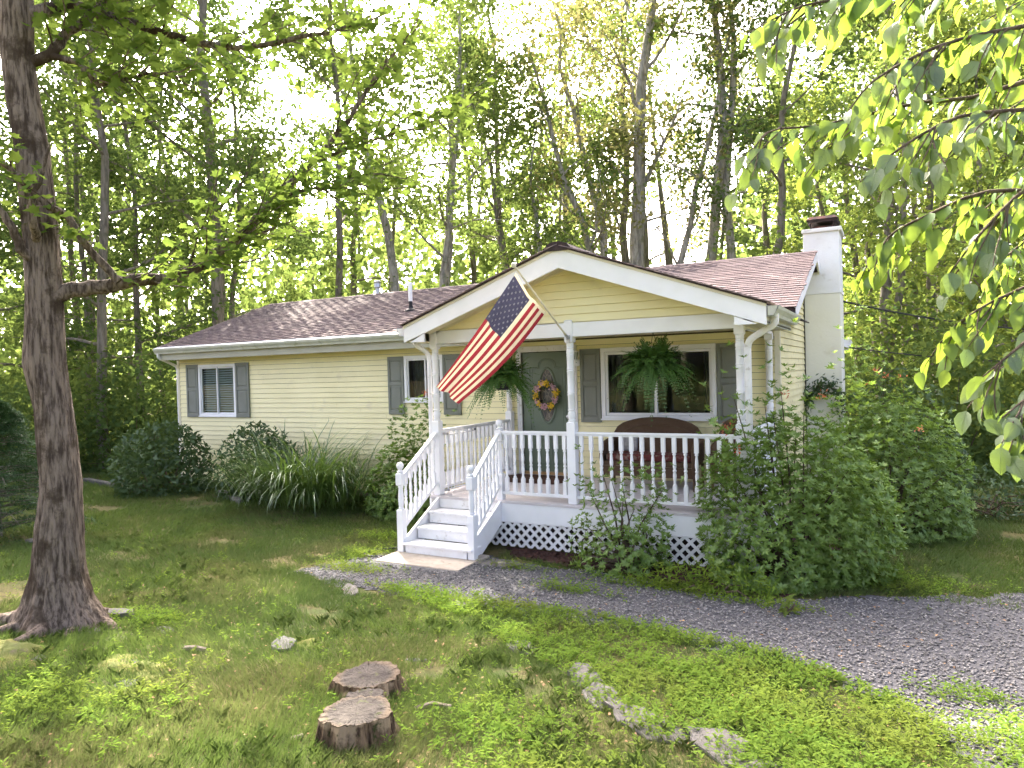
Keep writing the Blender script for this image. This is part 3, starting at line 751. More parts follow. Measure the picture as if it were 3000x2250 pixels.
# porch roof
YB = 1.75; EL, ER = -2.83, 2.02
pr = MB()
for s, xe in ((-1, EL), (1, ER)):
    poly = [(PRX, PRZ+.012), (xe, zporch(xe)+.012), (xe, zporch(xe)-.006), (PRX, PRZ-.006)]
    pr.prism(poly if s > 0 else poly[::-1], 'y', PRY-.035, YB)
proof = pr.build('porch_roof', M['roof_edge'], porch)
psl = math.atan(PPITCH)
VV = []; FF = []; n = 0
for s, xe in ((-1, EL), (1, ER)):
    L = abs(xe-PRX)/math.cos(psl)
    for k in range(int(L/EXP)+1):
        d = k*EXP-.02; xx = xe - s*d*math.cos(psl); zz = zporch(xe) + .016 + d*math.sin(psl)
        if d > L-.13: continue
        y = PRY-.05 - (TW/2 if k % 2 else 0)
        while y < YB-.3:
            q = np.array([v.co[:] for v in tab_meshes[n % 5].vertices]); c_, s_ = math.cos(psl), math.sin(psl)
            u = q[:,1]*c_-q[:,2]*s_; w = q[:,1]*s_+q[:,2]*c_
            yy = np.maximum(y+q[:,0], PRY-.05)
            if zroof(y) - .02 < zz + .05: 
                VV.append(np.stack([xx-s*u, yy, zz+w], 1)); FF.append(np.array([(0,1,2,3),(4,7,6,5),(0,4,5,1),(1,5,6,2),(2,6,7,3),(3,7,4,0)])+8*n); n += 1
            y += TW
tag(link('shingles', np_mesh('shingles', np.concatenate(VV), np.concatenate(FF)), M['shingle'], proof), kind='stuff')
# ridge cap lump at the front of the gable
b = MB().prism([(PRX-.2,zporch(PRX-.2)+.018),(PRX-.12,PRZ+.03),(PRX-.03,PRZ+.055),(PRX+.05,PRZ+.05),(PRX+.14,PRZ+.02),(PRX+.22,zporch(PRX+.22)+.018)][::-1], 'y', PRY-.045, YB-.2)
b.build('ridge_vent', M['roof_edge'], proof)
for s, xe in ((-1, EL+.01), (1, ER-.01)):
    poly = [(PRX, PRZ-.038), (xe, zporch(xe)-.038), (xe, zporch(xe)-.235), (PRX+s*.0, PRZ-.265)]
    MB().prism(poly if s > 0 else poly[::-1], 'y', PRY, PRY+.03).build('rake_board', M['white'], porch)
    poly = [(PRX, PRZ-.006), (xe, zporch(xe)-.006), (xe, zporch(xe)-.037), (PRX, PRZ-.037)]
    MB().prism(poly if s > 0 else poly[::-1], 'y', PRY-.014, PRY+.02).build('drip_edge', M['cream'], porch)
    # sloping soffit of the front overhang, in planks
    xs = np.linspace(PRX+s*.01, xe-s*.2, 22)
    for a, c in zip(xs[:-1], xs[1:]):
        poly = [(a, zporch(a)-.175), (c, zporch(c)-.175), (c, zporch(c)-.155), (a, zporch(a)-.155)]
        g = .004*s; poly[0] = (a+g, poly[0][1]); poly[3] = (a+g, poly[3][1])
        MB().prism(poly[::-1] if s > 0 else poly, 'y', PRY+.032, PD-.05).build('soffit_plank', M['ceiling'], porch)
    # boxed eave
    xi = (P2 if s > 0 else P0)+s*.06
    zb = 2.205
    yend = -.62
    MB().box(min(xi,xe), max(xi,xe), PRY+.034, yend, zb, zb+.018).build('eave_soffit', M['ceiling'], porch)
    xo = xe
    MB().box(min(xo,xo-s*.024), max(xo,xo-s*.024), PRY+.032, yend, zb-.012, zporch(xe)-.02).build('fascia_board', M['gutter'], porch)
    hx = xe - s*.34
    poly = [(xe-s*.03, zporch(xe)-.236), (xe-s*.03, zb-.014), (hx, zb-.014), (hx, zporch(hx)-.268)]
    poly = [(xe-s*.10, zb-.014+.004), (hx, zb-.014+.004), (hx, zporch(hx)-.245)]
    MB().prism(poly[::-1] if s < 0 else poly, 'y', PRY+.004, PRY+.036).build('eave_return', M['white'], porch)
    gb = kgut(MB(), (lambda a, o, h, s=s, xe=xe: (xe+s*(.003+o), a, zporch(xe)-.03+h)), PRY+.005, yend+.02 if s > 0 else EAVE_Y-.16)
    gb.build('gutter', M['gutter'] if s > 0 else M['white_old'], porch)
spout([(2.07, -2.50, 2.31), (2.07, -2.50, 2.20), (1.745, -2.36, 2.03), (1.745, -2.36, -.45), (1.80,-2.52,-.56)], .075, .055).build('downspout', M['white_old'], porch, smooth=True)
spout([(-2.80, -2.50, 2.20), (-2.80, -2.48, 2.17), (-2.705, -2.30, 2.04), (-2.705, -2.30, -.45), (-2.75,-2.45,-.56)], .065, .05).build('downspout', M['white_old'], porch, smooth=True)

# ------------------------------------------------------------------ the steps
SX0, SX1 = -2.54, -1.53
steps = thing('porch_steps', (-2.03, -2.9, -.63), 'white painted wooden steps with ball topped newels leading up to the porch', 'steps')
RISE = .158; nos = [FY-.004, -2.69, -2.97, -3.25]
MB().box(SX0+.03, SX1-.03, FY-.026, FY-.004, -RISE+.004, -.034).build('riser', M['white_old'], steps)
for i in range(1, 4):
    zt = -RISE*i
    MB().box(SX0+(.03 if i < 3 else -.02), SX1-(.03 if i < 3 else -.05), nos[i]-.02, nos[i-1]-.022, zt-.032, zt).build('tread', M['white_old'], steps, bevel=.006)
    MB().box(SX0+.032, SX1-.032, nos[i], nos[i]+.02, -RISE*(i+1)+(.004 if i < 3 else .0), zt-.034).build('riser', M['white_old'], steps)
for x, w in ((SX0, .035), (SX1, .035)):
    poly = [(FY-.006, -.02), (FY-.006, -.36), (-3.02, -.635), (-3.235, -.635), (-3.235, -.43)]
    poly = [(FY-.006, -.01), (FY-.006, -.32), (-2.98, -.63), (-3.205, -.63), (-3.205, -.43)]
    MB().prism(poly, 'x', x-w/2-.012, x+w/2-.012).build('stringer', M['white'], steps)
NLX, NRX, NY = -2.60, -1.50, -3.20
newel(NLX, NY, -.632, (-.04, .27, .445), steps)
newel(NRX, NY, -.632, (-.04, .27, .445), steps)
for (xa, xb) in ((NLX, P0), (NRX, NX)):
    a = Vector((xa, NY+.04, .40)); c = Vector((xb, PD-.05, .90))
    b = MB().bar(a, c, .06, .034)
    r = b.build('stair_rail', M['white'], steps, bevel=.006)
    lo0, lo1 = Vector((xa, NY+.045, -.28)), Vector((xb, PD-.05, .20))
    MB().bar(lo0, lo1, .055, .045).build('bottom_rail', M['white'], r, bevel=.005)
    for i in range(7):
        t = (i+.6)/7.2; p = a.lerp(c, t); q = lo0.lerp(lo1, t)
        baluster(r, p.x, p.y, q.z+.005, p.z-.005)
# ------------------------------------------------------------------ ground
def warp(n, lo, hi, c, k):
    t = np.linspace(-1, 1, n); s = np.sinh(t*k)/np.sinh(k)
    return np.where(s < 0, c + s*(c-lo), c + s*(hi-c))
gx_ = warp(260, -160, 160, -2, 5.2); gy_ = warp(260, -120, 190, -5, 5.2)
GX, GY = np.meshgrid(gx_, gy_, indexing='ij')
V = np.stack([GX, GY, ground(GX, GY)], -1).reshape(-1, 3)
n = 260; idx = np.arange(n*n).reshape(n, n)
F = np.stack([idx[:-1,:-1], idx[1:,:-1], idx[1:,1:], idx[:-1,1:]], -1).reshape(-1, 4)
def ground_mat():
    t = NT('lawn soil'); v = t.pos()
    c = t.mix(t.ramp(t.noise(v, .75, 4), .42, .66), (.055,.075,.022), (.135,.115,.05))
    c = t.mix(t.ramp(t.noise(v, 5, 6), .45, .68), c, (.10,.088,.035))
    c = t.mix(t.ramp(t.noise(v, 26, 5), .48, .72), c, (.045,.04,.022))
    sx = t.n('ShaderNodeSeparateXYZ'); t.set(sx.inputs[0], v)
    far = t.math('MAXIMUM', t.ramp(sx.outputs[1], 5.5, 8), t.ramp(t.math('MULTIPLY', sx.outputs[0], -1), 12.5, 14))
    lit = t.mix(t.ramp(t.noise(v, 3, 6), .4, .65), (.085,.055,.03), (.05,.06,.02))
    c = t.mix(far, c, lit)
    return t.done(t.principled(c, .95, t.bump(t.noise(v, 60, 5), .8, .02), .1))
gnd = tag(link('ground', np_mesh('ground', V, F), ground_mat(), None, True), kind='structure')

def sheet(name, poly, step, lift, mat, wob=.16, wsc=3.0, seed=1):
    P = np.array(poly); xs = np.arange(P[:,0].min()-.3, P[:,0].max()+.3, step); ys = np.arange(P[:,1].min()-.3, P[:,1].max()+.3, step)
    A, B = np.meshgrid(xs, ys, indexing='ij'); cx = A[:-1,:-1]+step/2; cy_ = B[:-1,:-1]+step/2
    wx = cx + wob*2*(vnoise(cx*wsc, cy_*wsc, seed)-.5) + wob*(vnoise(cx*wsc*3, cy_*wsc*3, seed+4)-.5); wy = cy_ + wob*2*(vnoise(cx*wsc+9, cy_*wsc, seed+1)-.5) + wob*(vnoise(cx*wsc*3, cy_*wsc*3+5, seed+7)-.5)
    keep = inpoly(wx, wy, poly)
    ii, jj = np.nonzero(keep); m = len(ys); a = ii*m+jj
    F = np.stack([a, a+m, a+m+1, a+1], 1); used, inv = np.unique(F.ravel(), return_inverse=True)
    V = np.stack([A.ravel(), B.ravel(), ground(A, B).ravel()+lift], 1)[used]
    return tag(link(name, np_mesh(name, V, inv.reshape(-1, 4)), mat, None, True), kind='structure'), keep, xs, ys, step

GRAVEL = [(-3.05,-4.75),(-3.2,-4.1),(-2.85,-3.4),(-2.75,-3.0),(-1.3,-3.0),(-1.02,-3.08),(.14,-3.0),(1.3,-3.28),(2.02,-3.42),(2.63,-3.0),(3.45,-2.6),(4.4,-1.9),(7.5,-1.2),(9,-12.5),(4.6,-12.5),(3.75,-7.4),(3.7,-6.6),(3.3,-5.95),(2.85,-5.5),(2.25,-5.15),(1.46,-5.0),(.59,-4.95),(-.12,-4.95),(-1.1,-5.05),(-1.93,-5.05)]
MULCH = [(-1.45,-2.4),(-1.2,-2.75),(-.6,-2.85),(.2,-2.95),(1.2,-3.1),(2.2,-3.2),(2.6,-2.4),(2.6,-.2),(1.75,-.1),(1.75,-2.3)]
gm = pmat('gravel bed', (.06,.06,.066), (.11,.107,.112), 45, rough=.95, bump=1, bscale=55, c3=(.035,.035,.035), s3=60)
gravel, *_ = sheet('gravel_path', GRAVEL, .06, .008, gm)
mulch, *_ = sheet('mulch_bed', MULCH, .05, .014, M['mulch'], .08)

def scatter(poly, dens, rng, fade=None):
    """random points in a polygon, dens(x,y) per square metre; denser near the camera"""
    P = np.array(poly); a, b = P.min(0), P.max(0); mx = dens if np.isscalar(dens) else fade
    n = int((b-a).prod()*mx); x = rng.uniform(a[0], b[0], n); y = rng.uniform(a[1], b[1], n)
    k = inpoly(x, y, poly)
    if not np.isscalar(dens): k &= rng.uniform(0, 1, n)*mx < dens(x, y)
    return x[k], y[k]
def dcam(x, y): return np.hypot(x-CAM[0], y-CAM[1])
# the angle seen by the camera, so that nothing is spent on ground far outside the picture
def inview(x, y, mar=.12):
    dx, dy = x-CAM[0], y-CAM[1]; f = dx*_F.x+dy*_F.y; r = dx*_R.x+dy*_R.y
    return (f > 1.6) & (np.abs(r) < f*(.725+mar)+.3)

r = np.random.default_rng(3)
x, y = scatter(GRAVEL, lambda x, y: np.clip(5200/np.maximum(dcam(x,y),3)**.9, 300, 1500)*inview(x,y), r, 1500)
wx = x + .32*(vnoise(x*3,y*3,1)-.5); k = inpoly(wx, y + .3*(vnoise(x*3+9,y*3,2)-.5), GRAVEL) & ~((x > -2.62) & (x < -1.4) & (y > -3.8) & (y < -3.0)); x, y = x[k], y[k]
N = len(x); OCT = np.array([(1,0,0),(0,1,0),(-1,0,0),(0,-1,0),(0,0,1),(0,0,-1)], float)
q = OCT[None]*r.uniform(.6, 1.25, (N,6,1)) + r.normal(0, .16, (N,6,3))
q *= (r.uniform(.008, .017, (N,1,1)))*np.array([1.2,.85,.6])
a = r.uniform(0, 2*PI, N); t = r.normal(0, .35, N); ca, sa, ct, st = np.cos(a), np.sin(a), np.cos(t), np.sin(t)
X = q[...,0]*ca[:,None]-q[...,1]*sa[:,None]; Y = q[...,0]*sa[:,None]+q[...,1]*ca[:,None]; Z = q[...,2]*ct[:,None]+X*st[:,None]
V = np.stack([X+x[:,None], Y+y[:,None], Z+(ground(x,y)+.012+r.uniform(0,.008,N))[:,None]], -1).reshape(-1,3)
OF = np.array([(0,1,4),(1,2,4),(2,3,4),(3,0,4),(1,0,5),(2,1,5),(3,2,5),(0,3,5)])
tag(link('gravel_stones', np_mesh('gravel_stones', V, (OF[None]+6*np.arange(N)[:,None,None]).reshape(-1,3)), M['gravel'], gravel), kind='stuff')
# mulch chips
x, y = scatter(MULCH, 900, r); k = y < -2.35; x, y = x[k], y[k]; N = len(x)
a = r.uniform(0, 2*PI, N); L = r.uniform(.012, .03, N); w = L*.3; up = r.normal(0, .25, N)
d = np.stack([np.cos(a), np.sin(a), up], 1); s = np.stack([-np.sin(a), np.cos(a), r.normal(0,.5,N)], 1); c = np.stack([x, y, ground(x,y)+.022], 1)
V = np.stack([c-d*L[:,None]-s*w[:,None], c+d*L[:,None]-s*w[:,None], c+d*L[:,None]+s*w[:,None], c-d*L[:,None]+s*w[:,None]], 1).reshape(-1,3)
tag(link('bark_chips', np_mesh('bark_chips', V, np.arange(4*N).reshape(-1,4)), pmat('bark chip', (.075,.034,.026), (.04,.022,.018), 30, rough=1, rnd=.8), mulch), kind='stuff')

# ------------------------------------------------------------------ paving and stones
def slab(name, pts, z0, z1, mat, label, cat, group=None, tilt=(0,0), seed=0, parent=None):
    r = np.random.default_rng(seed); c = np.mean(pts, 0); out = []
    n = len(pts)
    for i in range(n):       # roughen the outline
        a, b = np.array(pts[i]), np.array(pts[(i+1) % n])
        for t in (0, .33, .66): out.append(a+(b-a)*t + r.normal(0, .012, 2)*(t > 0))
    b = MB(); m = len(out)
    def zt(p, z): return z + tilt[0]*(p[0]-c[0]) + tilt[1]*(p[1]-c[1])
    V = [(p[0],p[1],z0) for p in out] + [(*(p), zt(p, z1-.008)) for p in out] + [(*(c+(p-c)*.96), zt(p, z1)+r.normal(0,.002)) for p in out]
    F = [(i, (i+1) % m, m+(i+1) % m, m+i) for i in range(m)] + [(m+i, m+(i+1) % m, 2*m+(i+1) % m, 2*m+i) for i in range(m)] + [tuple(range(2*m, 3*m))]
    o = b.add(V, F).build(name, mat, parent); 
    return tag(o, label, cat, group)
b = MB().box(-2.66, -1.40, -3.72, -2.95, -.70, -.598)
tag(b.build('concrete_pad', M['concrete'], None, bevel=.012), 'pale concrete slab at the foot of the porch steps', 'slab')
z = gz(-1.1, -3.2)
slab('flagstone', [(-1.42,-3.35),(-1.30,-3.08),(-.95,-3.05),(-.80,-3.17),(-1.0,-3.36)], z-.03, z+.035, M['slate'], 'flat grey flagstone beside the concrete slab by the steps', 'flagstone', seed=1)
for i, (cx, cy_, w, h, lab) in enumerate((
        (1.30,-6.32,.20,.13,'small pale flagstone at the top end of the sunken stone edging'),
        (1.56,-6.62,.23,.12,'dark jagged flagstone just below the topmost edging stone'),
        (1.90,-6.86,.32,.15,'long grey lichen spotted flagstone midway along the stone edging'),
        (2.40,-7.00,.28,.16,'smooth grey flagstone in the weeds near the bottom edge'),
        (2.66,-7.16,.30,.10,'lowest flagstone of the edging, cut by the picture bottom'),
        (.62,-5.95,.20,.10,'half buried flat stone where the lawn meets the weeds'),
        (-.55,-5.05,.17,.08,'flat stone on the lawn edge of the gravel below the steps'),
        (-1.75,-5.20,.22,.10,'tan flat stone at the left end of the gravel path'))):
    r = np.random.default_rng(40+i); a = -.55 + r.normal(0,.25); k = 6
    pts = []
    for j in range(k):
        t = 2*PI*j/k + r.normal(0,.18); p = (w*math.cos(t)*r.uniform(.8,1.1), h*math.sin(t)*r.uniform(.8,1.1))
        pts.append((cx+p[0]*math.cos(a)-p[1]*math.sin(a), cy_+p[0]*math.sin(a)+p[1]*math.cos(a)))
    z = gz(cx, cy_); slab('flagstone', pts, z-.05, z+.030, M['slate'], lab, 'flagstone', 'edging stones in the grass', (r.normal(0,.05), r.normal(0,.05)), 60+i)

def rock(name, c, size, rot, label, seed, mat='stone', flat=.75, sink=.58, group=None):
    """faceted stone: a noisy box-sphere"""
    r = np.random.default_rng(seed); n1, n2 = 14, 9; V = []
    offs = [(r.normal(size=3)/1.0, r.uniform(.75, 1.0)) for _ in range(11)]
    offs = [(o/np.linalg.norm(o), d) for o, d in offs] + [(np.array((0,0,1.)), flat), (np.array((0,0,-1.)), .8)]
    for i in range(n2+1):
        th = PI*i/n2
        for j in range(n1):
            ph = 2*PI*j/n1; d = np.array((math.sin(th)*math.cos(ph), math.sin(th)*math.sin(ph), math.cos(th)))
            rad = min(dd/max(1e-3, d@o) for o, dd in offs if d@o > .05); rad = min(rad, 1.15)*(1+r.normal(0,.012)); V.append(d*rad)
    V = np.array(V)*np.array(size)/2; ca, sa = math.cos(rot), math.sin(rot)
    V = np.stack([V[:,0]*ca-V[:,1]*sa, V[:,0]*sa+V[:,1]*ca, V[:,2]], 1) + np.array([c[0], c[1], gz(c[0],c[1]) + size[2]*(.5-sink)])
    F = [(i*n1+j, i*n1+(j+1) % n1, (i+1)*n1+(j+1) % n1, (i+1)*n1+j) for i in range(n2) for j in range(n1)]
    o = MB().add(V, F).build(name, M[mat]); shade_auto(o.data, .5)
    return tag(o, label, 'rock', group)
rock('rock', (-2.83,-6.96), (.26,.18,.17), .2, 'blocky grey rock right of the big tree base', 1, flat=.6, sink=.45)
rock('rock', (-2.62,-6.86), (.24,.16,.06), .5, 'flat grey stone just right of the blocky rock by the tree', 2, flat=.5)
rock('rock', (-2.60,-7.36), (.26,.15,.07), .1, 'low rounded stone against the tree roots', 3, flat=.55)
rock('rock', (-2.08,-7.08), (.24,.13,.07), -.2, 'pale low stone in the lawn right of the tree', 4, flat=.5)
rock('rock', (-.98,-6.84), (.32,.20,.15), -.75, 'grey wedge of ledge rock poking out of mid lawn', 5, flat=.55)
rock('rock', (-1.22,-7.95), (.20,.14,.06), .4, 'small slaty stone in the mossy patch at left', 6, flat=.5)
rock('rock', (-1.55,-7.78), (.36,.22,.06), .2, 'broad flat ledge stone in the mossy patch at left', 7, flat=.45)
rock('rock', (-2.35,-8.02), (.5,.3,.10), .1, 'moss covered ledge rock below the big tree', 8, flat=.5)
rock('rock', (.05,-6.55), (.16,.08,.05), .4, 'little grey stone behind the tree stump', 9, flat=.5)
rock('rock', (-7.1,-5.45), (.26,.2,.18), .2, 'whitish rock under the dark evergreen at the left edge', 10)
rock('rock', (2.15,-6.62), (.08,.06,.04), .3, 'small reddish stone among the weeds', 11, 'slate')
# timber edging at the left of the house
b = MB().bar((-13.4,-1.0,gz(-13,-1)+.03), (-11.6,-1.35,gz(-12,-1.3)+.03), .14, .12)
tag(b.build('edging_stone', M['stone'], None, bevel=.02), 'long low grey stone edging behind the leftmost dark shrub', 'edging')
b = MB().bar((-8.75,-1.05,gz(-8.7,-1)+.03), (-7.5,-1.65,gz(-7.5,-1.6)+.03), .13, .09)
tag(b.build('edging_board', M['slate'], None, bevel=.01), 'weathered edging board between the two dark shrubs', 'edging')
# mossy mound below the big tree
def mound(c, rx, ry, h, label, seed):
    n1, n2 = 80, 20; V = []
    for i in range(n2+1):
        f = i/n2
        for j in range(n1):
            a = 2*PI*j/n1; w = 1+.3*(float(vnoise(math.cos(a)*2+seed, math.sin(a)*2+9, seed))-.5); x = c[0]+rx*f*w*math.cos(a); y = c[1]+ry*f*w*math.sin(a)
            V.append((x, y, gz(x,y) + h*(1-f*f)**1.2*(.2+1.6*float(vnoise(x*6,y*6,seed))) + .02*(float(vnoise(x*24,y*24,seed))-.5) - .025*f))
    F = [(i*n1+j, i*n1+(j+1) % n1, (i+1)*n1+(j+1) % n1, (i+1)*n1+j) for i in range(n2) for j in range(n1)]
    tag(MB().add(V, F).build('moss_mound', pmat('yellow green moss', (.085,.10,.022), (.14,.135,.032), 6, rough=1, bump=1, bscale=90, c3=(.10,.085,.05), s3=9), None, smooth=True), label, 'moss')
mound((-2.55,-8.05), .75, .38, .06, 'yellow green mossy mound of ledge below the big tree', 3)
mound((-1.45,-7.75), .55, .30, .035, 'low mossy patch between the flat ledge stones at left', 5)
mound((-.95,-6.68), .38, .2, .03, 'mossy hump behind the wedge of ledge rock', 6)
# fallen sticks
stickm = pmat('grey dead wood', (.26,.21,.165), (.16,.125,.10), 20, rough=.9, bump=.5)
for pts, rad, lab in (([(.62,-7.34,0),(.70,-7.26,.02),(.82,-7.24,.015)], .018, 'short bleached stick lying beside the stump'),
                      ([(.30,-8.02,0),(.33,-7.96,.006)], .013, 'tiny pale wood chip in front of the stump'),
                      ([(-1.44,-7.36,0),(-1.36,-7.33,.01),(-1.30,-7.29,.0)], .024, 'dark broken stick lying in the middle of the lawn')):
    P = [(a, b_, gz(a,b_)+c+rad*.9) for a, b_, c in pts]
    tag(MB().tube(P, [rad, rad*.9, rad*.7][:len(P)], 7).build('stick', stickm, None, smooth=True), lab, 'stick')

# ------------------------------------------------------------------ double tree stump
def cut_mat(name, c):
    t = NT(name); v = t.pos(); sb = t.n('ShaderNodeVectorMath', operation='SUBTRACT'); t.set(sb.inputs[0], v); sb.inputs[1].default_value = c
    sx = t.n('ShaderNodeSeparateXYZ'); t.set(sx.inputs[0], sb.outputs[0]); ang = t.math('ARCTAN2', sx.outputs[1], sx.outputs[0]); n0 = t.noise(v, 6, 4)
    d = t.math('SQRT', t.math('ADD', t.math('POWER', sx.outputs[0], 2), t.math('POWER', sx.outputs[1], 2))); d = t.math('MULTIPLY_ADD', n0, .05, d)
    ring = t.math('MULTIPLY_ADD', t.math('SINE', t.math('MULTIPLY', d, 420)), .5, .5)
    cb = t.n('ShaderNodeCombineXYZ'); t.set(cb.inputs[0], t.math('MULTIPLY', ang, 5)); t.set(cb.inputs[1], t.math('MULTIPLY', d, 3))
    crack = t.ramp(t.noise(cb.outputs[0], 3.2, 3), .60, .68)
    cc = t.mix(t.ramp(t.noise(v, 7, 7, .7), .32, .66), (.04,.035,.031), (.09,.078,.068)); cc = t.mix(t.math('MULTIPLY', ring, .3), cc, (.07,.058,.05))
    cc = t.mix(t.math('MULTIPLY', crack, .85), cc, (.02,.016,.014)); cc = t.mix(t.ramp(d, .165, .215), cc, (.12,.092,.065)); cc = t.mix(t.ramp(t.noise(v, 16, 5), .60, .72), cc, (.08,.085,.04))
    h = t.math('SUBTRACT', t.noise(v, 50, 6), crack)
    return t.done(t.principled(cc, .92, t.bump(h, .9, .02), .12))
def bark_side():
    t = NT('crumbling stump bark'); v = t.pos(); q = t.mapping(v, (1,1,.22)); n1 = t.noise(q, 22, 7, .7)
    c = t.mix(t.ramp(n1, .36, .64), (.035,.022,.015), (.22,.15,.09)); c = t.mix(t.ramp(t.noise(v, 9, 4), .48, .62), c, (.33,.24,.15)); c = t.mix(t.ramp(t.noise(v, 14, 4), .58, .68), c, (.05,.055,.02))
    return t.done(t.principled(c, .95, t.bump(n1, 1, .03), .1))
WS = bark_side()
stump = thing('tree_stump', (.45, -7.45, gz(.45,-7.45)), 'weathered double tree stump with a waisted top, sawn low to the grass', 'stump')
def stump_part(c, rx, ry, rot, h, seed, name, tilt):
    r = np.random.default_rng(seed); n = 120; A = np.linspace(0, 2*PI, n, endpoint=False); cA, sA = np.cos(A)*2.2+seed*3, np.sin(A)*2.2+5
    w = 1 + .22*(vnoise(cA, sA, seed)-.5) + .12*(vnoise(cA*3, sA*3, seed+1)-.5)
    V = []; z0 = gz(*c); ca, sa = math.cos(rot), math.sin(rot)
    flut = .16*(vnoise(cA*7, sA*7, seed+2)-.5) + .07*(vnoise(cA*17, sA*17, seed+3)-.5)
    def P(f, z, wob, ragged=0):
        ww = w + wob*flut; x = rx*f*ww*np.cos(A); y = ry*f*ww*np.sin(A); dz = ragged*(vnoise(cA*6, sA*6, seed+9)-.5)
        return [(c[0]+a*ca-b*sa, c[1]+a*sa+b*ca, z0+z+tilt[0]*a+tilt[1]*b+e) for a, b, e in zip(x, y, dz)]
    rings = [(1.34,-.07,1.6),(1.20,.0,1.5),(1.09,h*.22,1.3),(1.03,h*.5,1.1),(1.0,h*.8,.6),(.985,h,.15)]
    for f, z, wb in rings: V += P(f, z, wb, .016 if z > h*.7 else 0)
    V2 = []
    for f in (.985, .93, .8, .6, .4, .2, .06):
        p = P(f, h, .15*f**3, .016*f**8); V2 += [(a,b,q + .003*math.sin(a*90)*math.sin(b*70) + (.003 if f>.9 else 0)) for a, b, q in p]
    F = [(i*n+k, i*n+(k+1) % n, (i+1)*n+(k+1) % n, (i+1)*n+k) for i in range(len(rings)-1) for k in range(n)]
    bark = MB().add(V, F).build(name, WS, stump, smooth=False); shade_auto(bark.data, .6)
    F = [(i*n+k, i*n+(k+1) % n, (i+1)*n+(k+1) % n, (i+1)*n+k) for i in range(6) for k in range(n)] + [tuple(range(6*n, 7*n))]
    MB().add(V2, F).build('cut_face', cut_mat('weathered cut wood', (*c, 0)), bark, smooth=True)
stump_part((.59,-7.82), .195, .165, .6, .15, 3, 'bark', (.02,.0))
stump_part((.18,-7.24), .215, .17, 1.1, .11, 5, 'bark', (.02,.05))
stump_part((.40,-7.54), .13, .12, .9, .10, 8, 'bark', (.0,.0))

# ------------------------------------------------------------------ porch things
# flag on a slanted pole
B0 = Vector((-.486,-2.355,2.161)); T0 = Vector((-.486,-3.790,2.920)); pd_ = (T0-B0).normalized()
flag = thing('flag', tuple(B0), 'stars and stripes flag on a slanted white pole fixed to the middle porch column', 'flag')
MB().tube([B0-pd_*.02, T0], .0125, 10).build('pole', M['cream'], flag, smooth=True)
MB().lathe([(.004,-.03),(.02,-.026),(.028,-.01),(.03,.0),(.027,.014),(.015,.027),(.003,.031)], tuple(T0+pd_*.02), 14).build('ball_finial', M['cream'], flag, smooth=True)
b = MB().tube([B0-pd_*.05, B0+pd_*.10], .02, 10); b.box(B0.x-.024, B0.x+.024, PD-.072, PD-.058, 2.10, 2.20)
b.build('bracket', M['metal'], flag)
H0 = np.array((-.486,-3.762,2.847)); H1 = np.array((-.486,-3.008,2.456)); A0 = np.array((-1.086,-4.506,1.614)); A1 = np.array((-1.086,-4.071,1.4055))
nu, nv = 53, 80
def cloth(u, v):
    """u 0..1 along the hoist (pole tip first), v 0..1 along the fly"""
    u = np.asarray(u, float); v = np.asarray(v, float)
    w = u + .10*v*np.sin(PI*u)*(u-1)*-1*0 
    h = H0 + (H1-H0)*u[...,None]; e = A0 + (A1-A0)*(u**1.25)[...,None]
    p = h*(1-v[...,None]) + e*v[...,None]
    p[...,2] -= .10*np.sin(PI*v)*(.35+.65*u)*.6
    p[...,1] += .05*np.sin(PI*v)*u
    nrm = np.array((.80,-.35,.18)); nrm /= np.linalg.norm(nrm)
    amp = (.010+.030*v)*np.sin(PI*np.clip(u*.96+.02,0,1))**.5
    disp = amp*np.sin(2*PI*(1.55*u+.35*v)+.6) + .4*amp*np.sin(2*PI*(3.1*u-.5*v)+1.4)
    sag = -.05*np.sin(PI*u)*(1-v)**3
    p = p + nrm*disp[...,None]; p[...,2] += sag*.6; p[...,1] += sag*.4
    return p
U, W = np.meshgrid(np.linspace(0,1,nu), np.linspace(0,1,nv), indexing='ij')
V = cloth(U, W).reshape(-1,3); idx = np.arange(nu*nv).reshape(nu,nv)
F = np.stack([idx[:-1,:-1], idx[1:,:-1], idx[1:,1:], idx[:-1,1:]], -1).reshape(-1,4)
me = np_mesh('flag_cloth', V, F); uvl = me.uv_layers.new(name='UVMap')
uv = np.stack([W.ravel(), U.ravel()], 1)[F.ravel()]; uvl.data.foreach_set('uv', uv.ravel().astype(np.float32))
def flag_mat():
    t = NT('flag cloth'); uvn = t.n('ShaderNodeUVMap'); sx = t.n('ShaderNodeSeparateXYZ'); t.set(sx.inputs[0], uvn.outputs[0])
    s = t.math('MODULO', t.math('FLOOR', t.math('MULTIPLY', sx.outputs[1], 13)), 2)
    c = t.mix(t.math('GREATER_THAN', s, .5), (.27,.03,.04), (.64,.57,.40))
    k = t.math('MULTIPLY', t.math('LESS_THAN', sx.outputs[0], .4), t.math('LESS_THAN', sx.outputs[1], 7/13))
    c = t.mix(k, c, (.052,.052,.085)); c = t.mix(t.math('LESS_THAN', sx.outputs[0], .022), c, (.68,.62,.42))
    c = t.gain(c, t.noise(t.pos(), 18, 4), .25)
    a = t.n('ShaderNodeBsdfDiffuse'); t.set(a.inputs[0], c); b = t.n('ShaderNodeBsdfTranslucent'); t.set(b.inputs[0], c)
    m = t.n('ShaderNodeMixShader'); m.inputs[0].default_value = .2; t.t.links.new(a.outputs[0], m.inputs[1]); t.t.links.new(b.outputs[0], m.inputs[2])
    return t.done(m.outputs[0])
fc = link('cloth', me, flag_mat(), flag, True)
SV = []; SF = []; n0 = 0
